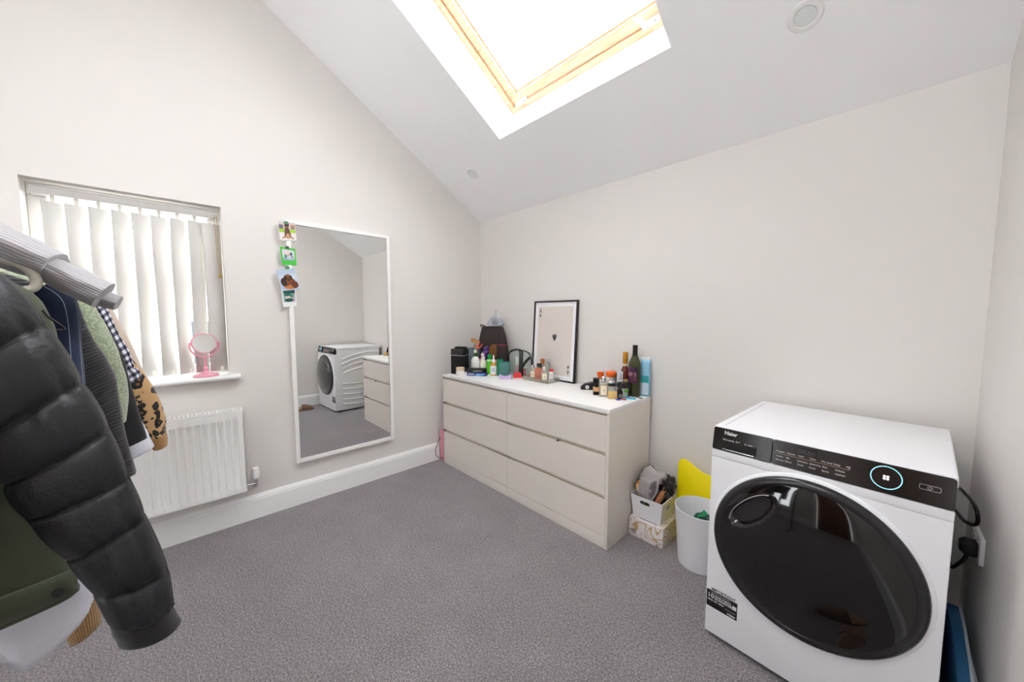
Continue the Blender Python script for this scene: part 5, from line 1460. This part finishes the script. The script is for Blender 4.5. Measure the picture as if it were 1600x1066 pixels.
def crisp_mat():
    k = NT('green_foil_wrapper', 0.3)
    n = k.n('ShaderNodeTexNoise', i_Scale=22.0, i_Detail=2.0); k.l(k.tc.outputs['Object'], n.inputs['Vector'])
    k.col(k.ramp(n.outputs['Fac'], [(0.40, '101420'), (0.50, '0d4a3b'), (0.62, '1d9a66')], 'LINEAR'))
    k.b.inputs['Metallic'].default_value = 0.2
    return k.m
cw = thing('snack_wrapper', 'crumpled dark green snack wrapper inside the white bin', 'wrapper', (2.108, -0.226, 0.150))
bm = bmesh.new()
pk = [(-0.075, -0.03, 0.03), (0.0, -0.062, 0.06), (0.072, -0.03, 0.03), (0.075, 0.03, 0.05), (0.01, 0.06, 0.07), (-0.06, 0.045, 0.04)]
bmesh.ops.create_grid(bm, x_segments=16, y_segments=12, size=0.5)
for v in bm.verts:
    x, y = v.co.x, v.co.y
    v.co = Vector((x * 0.140 + 0.01 * noise3(x * 5, y * 5, 1), y * 0.115 + 0.01 * noise3(x * 5, y * 5, 5), 0.105 - 0.13 * abs(x + 0.15 * y + .1) + 0.035 * noise3(x * 6, y * 6, 3) + 0.012 * noise3(x * 16, y * 16, 3)))
bmesh.ops.solidify(bm, geom=bm.faces[:], thickness=0.0015)
fin(bm, 'wrapper_foil', crisp_mat(), cw)

# pink thing and lead between chest and left wall
ph = thing('pink_hot_water_bottle', 'pink slim case tucked between the chest and the left wall', 'case', (0.060, -0.470, 0))
box('case_body', -0.030, 0.030, -0.030, 0.140, 0.0, 0.275, M('dusty_pink_plastic', 'dc9aa6', 0.5), ph, bevel=0.014, seg=3)
box('case_foot', -0.026, 0.026, -0.024, 0.13, -0.0, 0.018, BLACK, ph)
ph['label'] = 'pink upright case tucked between the chest and the left wall'
ph.name = 'pink_case'
cbx = tube('power_cable', cr([(0.060, -0.508, 0.215), (0.055, -0.530, 0.170), (0.045, -0.548, 0.110), (0.055, -0.546, 0.060), (0.075, -0.530, 0.042), (0.100, -0.510, 0.040), (0.098, -0.46, 0.012), (0.096, -0.40, 0.006)], 5), 0.0028, BLACK)
tag(cbx, 'thin black cable looping beside the pink case at the chest', 'cable')

# slippers by the right wall, seen in the mirror
SLIP = M('brown_suede', '7a5a48', 0.9, sheen=0.4, bump=(200, 0.3))
def slipper(x, y, rz, label):
    t = thing('slipper', label, 'slipper', (x, y, 0), rz, 'brown slippers on the carpet')
    def outline(z, k):
        return [(0.045 * k * (1.0 - 0.22 * math.sin(a)) * math.cos(a), 0.125 * k * math.sin(a) + 0.02 * 0, z) for a in (2 * PI * i / 32 for i in range(32))]
    loft('sole', [outline(0.0, 0.96), outline(0.004, 1.0), outline(0.016, 1.0), outline(0.020, 0.96)], M('tan_sole', '9a7a5c', 0.8), t)
    rings = []
    for i in range(9):
        u = i / 8
        y_ = 0.120 - 0.135 * u
        w = 0.044 * math.sqrt(max(0.03, 1 - ((y_ - 0.0) / 0.125) ** 2)) + 0.004
        h_ = 0.018 + 0.048 * math.sin(PI * 0.5 * u ** 0.7)
        rings.append([(w * math.cos(a), y_, 0.014 + max(0, math.sin(a)) * h_ * (1 + 0.12 * noise3(a * 2, u * 6, x)) + min(0, math.sin(a)) * 0.004) for a in (2 * PI * k / 24 for k in range(24))])
    loft('upper', rings, SLIP, t)
    tube('cuff', [(0.045 * math.cos(R(a)), -0.012 - 0.006 * math.cos(R(a)) ** 2, 0.020 + 0.052 * math.sin(R(a))) for a in range(0, 181, 12)], 0.010, SLIP, t)
    return t
slipper(2.70, -0.93, R(15), 'brown slipper nearer the dryer, seen at the lower left of the mirror')
slipper(2.655, -1.115, R(72), 'brown slipper further from the dryer, at the mirror edge')

# ================================================================== clothes rail and garments on the left
YRAIL = -2.66
ZRAIL = 1.52
RAILM = M('black_steel_tube', '202022', 0.35, 0.6)
cr_ = thing('clothes_rail', 'black metal clothes rail carrying the hanging garments at the left', 'clothes rail', (0, YRAIL, 0))
tube('hanging_bar', [(0.40, 0, ZRAIL), (1.98, 0, ZRAIL)], 0.0125, RAILM, cr_, n=14)
for x in (0.41, 1.97):
    tube('upright', [(x, 0, 0.03), (x, 0, ZRAIL)], 0.0125, RAILM, cr_, n=14)
    tube('foot_bar', [(x, -0.22, 0.0125), (x, 0.22, 0.0125)], 0.0125, RAILM, cr_, n=14)

def cloth(name, c, rough=0.85, sheen=0.2, bump=None):
    return M(name, c, rough, sheen=sheen, bump=bump)

def rib_mat(name, c1, c2, per=0.008, along='u', strength=0.6):
    k = NT(name, 0.9, 0.3)
    uv = k.sep(k.tc.outputs['UV'])
    a = k.math('MULTIPLY', uv[0 if along == 'u' else 1], 2 * PI / per)
    s = k.math('SINE', a)
    s = k.math('MULTIPLY', s, 0.5); s = k.math('ADD', s, 0.5)
    k.col(k.mix(s, c1, c2))
    k.bump(s, strength, 0.003)
    return k.m
def pinstripe_mat():
    k = NT('navy_pinstripe_wool', 0.85, 0.2)
    uv = k.sep(k.tc.outputs['UV'])
    a = k.math('FRACT', k.math('MULTIPLY', uv[0], 1 / 0.026))
    a = k.math('ABSOLUTE', k.math('SUBTRACT', a, 0.5))
    k.col(k.ramp(a, [(0.0, '9fb0c8'), (0.022, '9fb0c8'), (0.035, '22314d'), (1.0, '22314d')]))
    return k.m
def gingham_mat():
    k = NT('black_white_gingham', 0.85)
    uv = k.sep(k.tc.outputs['UV'])
    def band(o):
        f = k.math('FRACT', k.math('MULTIPLY', o, 1 / 0.020))
        return k.math('GREATER_THAN', f, 0.5)
    s = k.math('MULTIPLY', k.math('ADD', band(uv[0]), band(uv[1])), 0.5)
    k.col(k.ramp(s, [(0.0, 'e8e8ee'), (0.25, '6c6e84'), (0.75, '14141c')], 'CONSTANT'))
    return k.m
def leopard_mat():
    k = NT('leopard_knit', 0.95, 0.3)
    mp = k.n('ShaderNodeMapping'); mp.inputs['Scale'].default_value = (36, 32, 36)
    k.l(k.tc.outputs['UV'], mp.inputs[0])
    nz = k.n('ShaderNodeTexNoise', i_Scale=1.6, i_Detail=1.0); k.l(mp.outputs[0], nz.inputs['Vector'])
    ad = k.n('ShaderNodeMix', data_type='RGBA', blend_type='ADD'); ad.inputs[0].default_value = 0.7
    k.l(mp.outputs[0], ad.inputs[6]); k.l(nz.outputs['Color'], ad.inputs[7])
    v = k.n('ShaderNodeTexVoronoi', i_Scale=1.0); k.l(ad.outputs[2], v.inputs['Vector'])
    n2 = k.n('ShaderNodeTexNoise', i_Scale=1.1, i_Detail=0.0); k.l(mp.outputs[0], n2.inputs['Vector'])
    d = k.math('ADD', v.outputs['Distance'], k.math('MULTIPLY', k.math('SUBTRACT', n2.outputs['Fac'], 0.5), 0.7))
    k.col(k.ramp(d, [(0.0, '8f6638'), (0.12, '8f6638'), (0.16, '1c1714'), (0.47, '1c1714'), (0.51, 'c8a273'), (1.0, 'c8a273')]))
    return k.m
def borg_mat():
    k = NT('sage_borg_fleece', 1.0, 0.5)
    v = k.n('ShaderNodeTexVoronoi', i_Scale=170.0); k.l(k.tc.outputs['Object'], v.inputs['Vector'])
    k.col(k.ramp(v.outputs['Distance'], [(0.0, 'c3ccb2'), (0.7, '8f9b80')]))
    k.bump(v.outputs['Distance'], -0.9, 0.008)
    return k.m

def ring_rows(x, pairs, thick, per, n, fold=0.0, seed=0.0, ff=2.0, mirror=None, bulge=None):
    rows = cr([tuple(p) for p in pairs], per)
    rings = []
    N = len(rows)
    for i, (ly, lz, ry, rz) in enumerate(rows):
        u = i / (N - 1)
        cy, cz = (ly + ry) / 2, (lz + rz) / 2
        hy, hz = (ry - ly) / 2, (rz - lz) / 2
        kw, kt, wr = (1.0, 1.0, 1.0) if bulge is None else bulge(i / per)
        t = thick[0] + (thick[1] - thick[0]) * u if isinstance(thick, tuple) else thick
        loop = []
        for k in range(n):
            a = 2 * PI * k / n
            c, s = math.cos(a), math.sin(a)
            f = fold * wr * (noise3(c * ff + seed, s * ff, u * 3.0 + seed) + 0.6 * noise3(c * ff * 2.6, s * ff * 2.6 + seed, u * 9.0))
            if bulge is not None: f += 0.045 * max(0.0, wr - 0.65) * noise3(c * 6.5 + seed, s * 6.5, u * 22.0)
            rr = 1.0 + f
            y, z = cy + hy * c * kw * rr, cz + hz * c * kw * rr
            if mirror is not None: y = 2 * mirror - y
            loop.append((x + t * kt * s * rr, y, z))
        rings.append(loop)
    return rings

def garment(name, label, cat, x, yc, mat, levels, sleeve=None, thick=0.045, sthick=0.040, fold=0.10, cuff=None, cuff_mat=None, hem=None, sleeve_mat=None, seed=0.0):
    t = thing(name, label, cat, (0, 0, 0), group='garments on the clothes rail')
    pr = [(yc - w, z, yc + w, z) for z, w in levels]
    rings = ring_rows(x, pr, thick, 4, 48, fold, seed, 2.6)
    if hem:
        last = len(rings)
        for i in range(max(0, last - 5), last):
            k = (i - (last - 6)) / 5
            rings[i] = [(p[0], p[1], p[2] + k * hem((p[1] - yc))) for p in rings[i]]
    loft('torso', rings, mat, t, ulen=1.0)
    if sleeve:
        for mir_ in (None, yc):
            sr_ = ring_rows(x, sleeve, sthick, 6, 28, fold * 1.1, seed + 3, 1.6, mir_)
            so_ = loft('sleeve', sr_, sleeve_mat or mat, t, ulen=0.30)
            if cuff:
                cp_ = ring_rows(x, cuff, sthick * 0.9, 4, 28, fold * 0.3, seed, 1.6, mir_)
                loft('cuff', cp_, cuff_mat or mat, so_, ulen=0.26)
    return t

def hanger(x, label, m, tilt=0.0):
    t = thing('clothes_hanger', label, 'hanger', (x, YRAIL, ZRAIL), group='hangers on the clothes rail')
    tube('hook', [(0, 0.021 * math.sin(R(a)), 0.0 + 0.021 * math.cos(R(a)) - 0.0045) for a in range(-100, 181, 20)] + [(0, 0.0, -0.04), (0, 0, -0.075)], 0.0022, CHROME, t, n=6)
    tube('shoulder_arm', cr([(0, -0.205, -0.150), (0, -0.18, -0.130), (0, -0.10, -0.098), (0, 0, -0.076), (0, 0.10, -0.098), (0, 0.18, -0.130), (0, 0.205, -0.150)], 4), 0.0075, m, t, n=8)
    return t

# 1 black puffer jacket, nearest
k_ = NT('black_puffer_nylon', 0.46)
n1 = k_.n('ShaderNodeTexNoise', i_Scale=26.0, i_Detail=5.0, i_Roughness=0.6); k_.l(k_.tc.outputs['Object'], n1.inputs['Vector'])
k_.b.inputs['Base Color'].default_value = lin('14161b')
k_.bump(n1.outputs['Fac'], 0.35, 0.012)
PUFF = k_.m
pj = thing('puffer_jacket', 'black quilted puffer jacket hanging nearest on the rail, sleeve down', 'jacket', (0, 0, 0), group='garments on the clothes rail')
PS = [(-2.480, 1.260, -2.410, 1.385), (-2.440, 1.240, -2.358, 1.356), (-2.425, 1.164, -2.311, 1.264), (-2.403, 1.058, -2.274, 1.154), (-2.380, 0.980, -2.246, 1.053), (-2.359, 0.912, -2.228, 0.949), (-2.318, 0.815, -2.209, 0.862), (-2.290, 0.735, -2.182, 0.725), (-2.270, 0.650, -2.176, 0.640)]
def puff(s):
    f = s % 1.0
    b_ = math.sin(PI * f) ** 0.42 if 0 < f < 1 else 0.0
    if s > 7.95 or s < 0.05: b_ = 0.2
    return (0.945 + 0.065 * b_, 0.70 + 0.30 * b_, 0.55 + 1.2 * (1 - b_))
for mir_ in (None, YRAIL):
    rings = ring_rows(1.625, PS, (0.085, 0.062), 16, 72, 0.075, 2.0, 2.6, mir_, puff)
    so_ = loft('sleeve', rings, PUFF, pj, ulen=0.4)
    cf = ring_rows(1.625, [(-2.271, 0.655, -2.180, 0.648), (-2.268, 0.632, -2.174, 0.618), (-2.262, 0.604, -2.166, 0.595)], (0.050, 0.048), 4, 32, 0.03, 1.0, 2.0, mir_)
    loft('cuff', cf, cloth('black_cuff', '151517', 0.7), so_, ulen=0.3)
lv_ = [(1.45, 0.07), (1.40, 0.16), (1.33, 0.225), (1.24, 0.235), (1.14, 0.235), (1.04, 0.235), (0.95, 0.235), (0.86, 0.235), (0.78, 0.23)]
rings = ring_rows(1.64, [(YRAIL - w, z, YRAIL + w, z) for z, w in lv_], 0.085, 10, 64, 0.05, 5.0, 2.6, None, puff)
loft('torso', rings, PUFF, pj, ulen=1.0)

# 2 olive jacket behind it with a button on the hem
OLIVE = cloth('olive_twill', '4d5340', 0.85, 0.2, (700, 0.3))
oj = garment('olive_jacket', 'olive green cotton jacket with a black button, hanging behind the puffer', 'jacket', 1.465, -2.615, OLIVE,
    [(1.385, 0.08), (1.345, 0.18), (1.26, 0.225), (1.0, 0.255), (0.80, 0.272), (0.70, 0.280), (0.655, 0.280)],
    [(-2.46, 1.270, -2.400, 1.372), (-2.43, 1.23, -2.372, 1.347), (-2.41, 1.18, -2.344, 1.306), (-2.395, 1.10, -2.328, 1.240), (-2.385, 1.02, -2.322, 1.10), (-2.380, 0.95, -2.325, 0.97)], 0.036, 0.032, 0.07, hem=lambda d: 0.075 * max(0, d) - 0.02)
hb_ = ring_rows(1.470, [(-2.615 - 0.284, 0.700, -2.615 + 0.284, 0.722), (-2.615 - 0.286, 0.640, -2.615 + 0.286, 0.668)], 0.045, 3, 48, 0.03, 1.0, 2.0)
loft('hem_band', hb_, OLIVE, oj, ulen=1.0)
lathe('button', [(0, 0), (0.0085, 0), (0.0095, 0.002), (0.0085, 0.004), (0, 0.0035)], BLACK, oj, n=20, loc=(1.498, -2.352, 0.690), rot=(0, R(75), 0))
prism('collar_lining', [(-2.55, 1.40), (-2.40, 1.376), (-2.378, 1.360), (-2.352, 1.318), (-2.385, 1.340), (-2.42, 1.355)], 1.510, 1.520, 'x', cloth('lime_lining', 'a3a262', 0.8), oj, bevel=0.003)
tube('drawcord', cr([(1.490, -2.338, 1.290), (1.495, -2.330, 1.275), (1.495, -2.318, 1.262), (1.492, -2.312, 1.250), (1.490, -2.322, 1.250)], 5), 0.0022, BLACK, oj, n=6)

# 3 white shirt whose tail shows under the olive jacket
WS = cloth('white_cotton', 'e6e8f2', 0.85, 0.1, (300, 0.25))
garment('white_shirt', 'long white shirt whose rounded tail hangs below the olive jacket', 'shirt', 1.395, -2.60, WS,
    [(1.40, 0.07), (1.35, 0.20), (1.25, 0.225), (0.90, 0.235), (0.70, 0.255), (0.60, 0.268), (0.54, 0.262)], None, 0.028, fold=0.12, hem=lambda d: -0.045 + (min(0.13, 70.0 * (d - 0.176) ** 2) if d < 0.176 else min(0.10, 8.0 * (d - 0.176) ** 2)) + 0.004 * math.sin(d * 90), seed=2.0)
# 4 tan ribbed knit
TANR = rib_mat('tan_rib_knit', '8f6b40', 'bd9663', 0.007)
garment('tan_jumper', 'long tan ribbed knit with its cuffs showing below the white shirt', 'jumper', 1.325, -2.62, TANR,
    [(1.38, 0.07), (1.34, 0.19), (1.22, 0.215), (0.9, 0.215), (0.60, 0.220)],
    [(-2.45, 1.26, -2.375, 1.340), (-2.43, 1.0, -2.345, 1.03), (-2.41, 0.70, -2.325, 0.72), (-2.392, 0.56, -2.318, 0.585), (-2.372, 0.462, -2.318, 0.490)], 0.034, 0.030, 0.05, seed=4.0)

# 5 navy pinstripe blazer
garment('navy_blazer', 'navy pinstripe blazer hanging behind the pale plastic hanger', 'blazer', 1.240, -2.60, pinstripe_mat(),
    [(1.385, 0.06), (1.365, 0.17), (1.31, 0.235), (1.1, 0.235), (0.75, 0.245)],
    [(-2.47, 1.27, -2.350, 1.368), (-2.44, 1.22, -2.322, 1.325), (-2.43, 1.10, -2.320, 1.19), (-2.425, 0.95, -2.322, 1.02), (-2.415, 0.82, -2.318, 0.86)], 0.038, 0.036, 0.05, seed=6.0)
# 6 charcoal textured cardigan
CHAR = rib_mat('charcoal_waffle_knit', '222124', '3b393d', 0.009, 'v', 0.8)
garment('charcoal_cardigan', 'charcoal waffle-knit cardigan between the navy blazer and the sage fleece', 'cardigan', 1.145, -2.61, CHAR,
    [(1.41, 0.06), (1.38, 0.18), (1.30, 0.235), (1.0, 0.235), (0.7, 0.235)],
    [(-2.45, 1.28, -2.340, 1.370), (-2.43, 1.17, -2.312, 1.222), (-2.40, 1.05, -2.280, 1.112), (-2.375, 0.93, -2.266, 0.965), (-2.345, 0.79, -2.247, 0.806)], 0.045, 0.040, 0.09, seed=8.0)
# 7 sage borg fleece
garment('sage_fleece', 'pale sage green teddy fleece jacket in the row of hanging clothes', 'fleece', 1.040, -2.60, borg_mat(),
    [(1.42, 0.06), (1.39, 0.17), (1.31, 0.235), (1.0, 0.240), (0.75, 0.240)],
    [(-2.46, 1.28, -2.345, 1.385), (-2.42, 1.20, -2.318, 1.322), (-2.40, 1.13, -2.292, 1.238), (-2.385, 1.05, -2.268, 1.150), (-2.37, 0.95, -2.258, 1.045), (-2.36, 0.88, -2.270, 0.945)], 0.05, 0.046, 0.05, seed=10.0)
# 8 black coat
garment('black_coat', 'plain black coat showing as a dark strip beside the gingham shirt', 'coat', 0.955, -2.60, cloth('black_wool', '1f1e22', 0.9, 0.2),
    [(1.42, 0.06), (1.39, 0.17), (1.31, 0.235), (1.0, 0.240), (0.6, 0.245)],
    [(-2.45, 1.28, -2.340, 1.370), (-2.42, 1.17, -2.314, 1.290), (-2.40, 1.08, -2.280, 1.178), (-2.38, 0.96, -2.258, 1.046), (-2.35, 0.82, -2.230, 0.860)], 0.036, 0.032, 0.05, seed=12.0)
# 9 gingham shirt
GING = gingham_mat()
garment('gingham_shirt', 'black and white gingham shirt with a gathered cuff', 'shirt', 0.882, -2.60, GING,
    [(1.42, 0.06), (1.39, 0.17), (1.31, 0.235), (1.0, 0.235), (0.8, 0.235)],
    [(-2.45, 1.28, -2.338, 1.385), (-2.42, 1.20, -2.312, 1.330), (-2.39, 1.12, -2.286, 1.235), (-2.37, 1.08, -2.262, 1.155), (-2.33, 1.04, -2.250, 1.095)], 0.034, 0.030, 0.05, cuff=[(-2.325, 1.045, -2.247, 1.098), (-2.318, 1.03, -2.238, 1.080), (-2.31, 1.015, -2.236, 1.060)], seed=14.0)
# 10 white tee
garment('short_white_top', 'plain white top with its sleeve showing before the radiator', 'shirt', 0.812, -2.60, WS,
    [(1.42, 0.06), (1.38, 0.17), (1.30, 0.225), (1.0, 0.230), (0.8, 0.230)],
    [(-2.45, 1.28, -2.345, 1.350), (-2.41, 1.12, -2.305, 1.150), (-2.37, 0.94, -2.266, 0.964), (-2.345, 0.83, -2.238, 0.860), (-2.318, 0.745, -2.220, 0.788)], 0.034, 0.036, 0.07, seed=16.0)
# 11 leopard cardigan
garment('leopard_cardigan', 'tan leopard-print knitted cardigan with a ribbed cuff in front of the radiator', 'cardigan', 0.725, -2.60, leopard_mat(),
    [(1.42, 0.06), (1.38, 0.17), (1.30, 0.225), (1.0, 0.230), (0.7, 0.235)],
    [(-2.45, 1.25, -2.330, 1.330), (-2.40, 1.10, -2.276, 1.150), (-2.345, 1.00, -2.226, 1.030), (-2.315, 0.92, -2.198, 0.940), (-2.285, 0.85, -2.186, 0.872), (-2.245, 0.800, -2.188, 0.806)], 0.04, 0.042, 0.04,
    cuff=[(-2.244, 0.806, -2.186, 0.812), (-2.236, 0.780, -2.184, 0.788), (-2.228, 0.752, -2.186, 0.762)], cuff_mat=rib_mat('tan_cuff_rib', '9d743f', 'cfa069', 0.0075), seed=18.0)
# 12 beige trench
garment('beige_trench', 'beige trench coat hanging farthest, next to the window blind', 'coat', 0.62, -2.60, cloth('beige_gabardine', 'cfc0b0', 0.8, 0.1, (400, 0.15)),
    [(1.44, 0.06), (1.41, 0.17), (1.33, 0.235), (1.0, 0.250), (0.6, 0.26)],
    [(-2.46, 1.28, -2.350, 1.400), (-2.42, 1.21, -2.322, 1.330), (-2.40, 1.12, -2.286, 1.215), (-2.36, 0.98, -2.243, 1.058), (-2.31, 0.84, -2.203, 0.900), (-2.29, 0.80, -2.199, 0.834)], 0.04, 0.040, 0.05, seed=20.0)

# grey ribbed jumper thrown over the hangers
GR_ = rib_mat('pale_grey_rib_knit', '9c9a9d', 'c2c0c4', 0.0085, 'u', 0.35)
gs = thing('grey_jumper', 'pale grey ribbed jumper thrown over the tops of the hanging clothes', 'jumper', (0, 0, 0))
def roll(name, pts, x, rx, n=48, seed=0.0, fold=0.11, taper=None):
    rows = cr(pts, 6)      # (y,z,r)
    rings = []
    for i, (y, z, r) in enumerate(rows):
        j = min(i, len(rows) - 2)
        ty, tz = rows[j + 1][0] - rows[j][0], rows[j + 1][1] - rows[j][1]
        L = math.hypot(ty, tz); ny, nz = -tz / L, ty / L
        loop = []
        for k in range(n):
            a = 2 * PI * k / n
            f = 1 + fold * noise3(math.cos(a) * 2 + seed, math.sin(a) * 2, i * 0.12) + fold * 0.35 * noise3(math.cos(a) * 5, math.sin(a) * 5 + seed, i * 0.3)
            loop.append((x + rx * math.cos(a) * f, y + ny * r * math.sin(a) * f, z + nz * r * math.sin(a) * f))
        rings.append(loop)
    return loft(name, rings, GR_, gs, ulen=0.34)
roll('folded_body', [(-2.75, 1.450, 0.044), (-2.60, 1.462, 0.048), (-2.46, 1.447, 0.047), (-2.400, 1.426, 0.043), (-2.362, 1.404, 0.040), (-2.338, 1.391, 0.036)], 1.330, 0.105)
roll('sleeve', [(-2.372, 1.402, 0.020), (-2.350, 1.389, 0.029), (-2.315, 1.364, 0.033), (-2.282, 1.340, 0.035), (-2.266, 1.329, 0.036)], 1.345, 0.072, seed=4.0)
roll('cuff_fold', [(-2.300, 1.335, 0.018), (-2.272, 1.322, 0.021), (-2.248, 1.311, 0.020)], 1.275, 0.055, seed=8.0)

# hangers: one pale plastic one shows, the rest sit inside the garments
ph_ = thing('plastic_hanger', 'pale cream plastic hanger end showing in front of the navy blazer', 'hanger', (1.405, YRAIL, ZRAIL))
tube('hook', [(0, 0.021 * math.sin(R(a)), 0.021 * math.cos(R(a)) - 0.0045) for a in range(-100, 181, 20)] + [(0, 0.0, -0.04), (0, 0, -0.075)], 0.0022, CHROME, ph_, n=6)
hp = [(-2.66, 1.435), (-2.55, 1.425), (-2.44, 1.408), (-2.396, 1.396), (-2.376, 1.388), (-2.362, 1.372), (-2.356, 1.352), (-2.362, 1.338), (-2.378, 1.333)]
tube('shoulder_arm', cr([(0.0, y - YRAIL, z - ZRAIL) for y, z in hp], 4), 0.0105, M('cream_hanger_plastic', 'd9d3c6', 0.4), ph_, n=10, flat=0.75)
tube('shoulder_arm', cr([(0.0, -(y - YRAIL), z - ZRAIL) for y, z in hp], 4), 0.0105, M('cream_hanger_plastic'), ph_, n=10, flat=0.75)
HM = M('black_velvet_hanger', '1a1a1c', 0.9)
for x, g in ((1.635, 'black puffer jacket'), (1.465, 'olive jacket'), (1.325, 'tan ribbed jumper'), (1.24, 'navy pinstripe blazer'), (1.145, 'charcoal cardigan'), (1.04, 'sage fleece'), (0.955, 'black coat'), (0.882, 'gingham shirt'), (0.812, 'plain white top'), (0.725, 'leopard cardigan'), (0.62, 'beige trench coat')):
    hanger(x, 'slim black hanger carrying the ' + g, HM)

# true sizes of a few bottles that read larger than the stock profile
for n_, k in (('lotion_bottle', 1.14), ('pump_bottle', 1.14), ('pump_bottle.001', 1.12), ('green_bottle', 1.12), ('rose_bottle', 1.1), ('serum_bottle', 1.08),
              ('cologne_bottle', 1.12), ('cologne_bottle.001', 1.12), ('perfume_bottle', 1.1), ('perfume_bottle.001', 1.08), ('perfume_bottle.002', 1.1)):
    bpy.data.objects[n_].scale = (k, k, k)
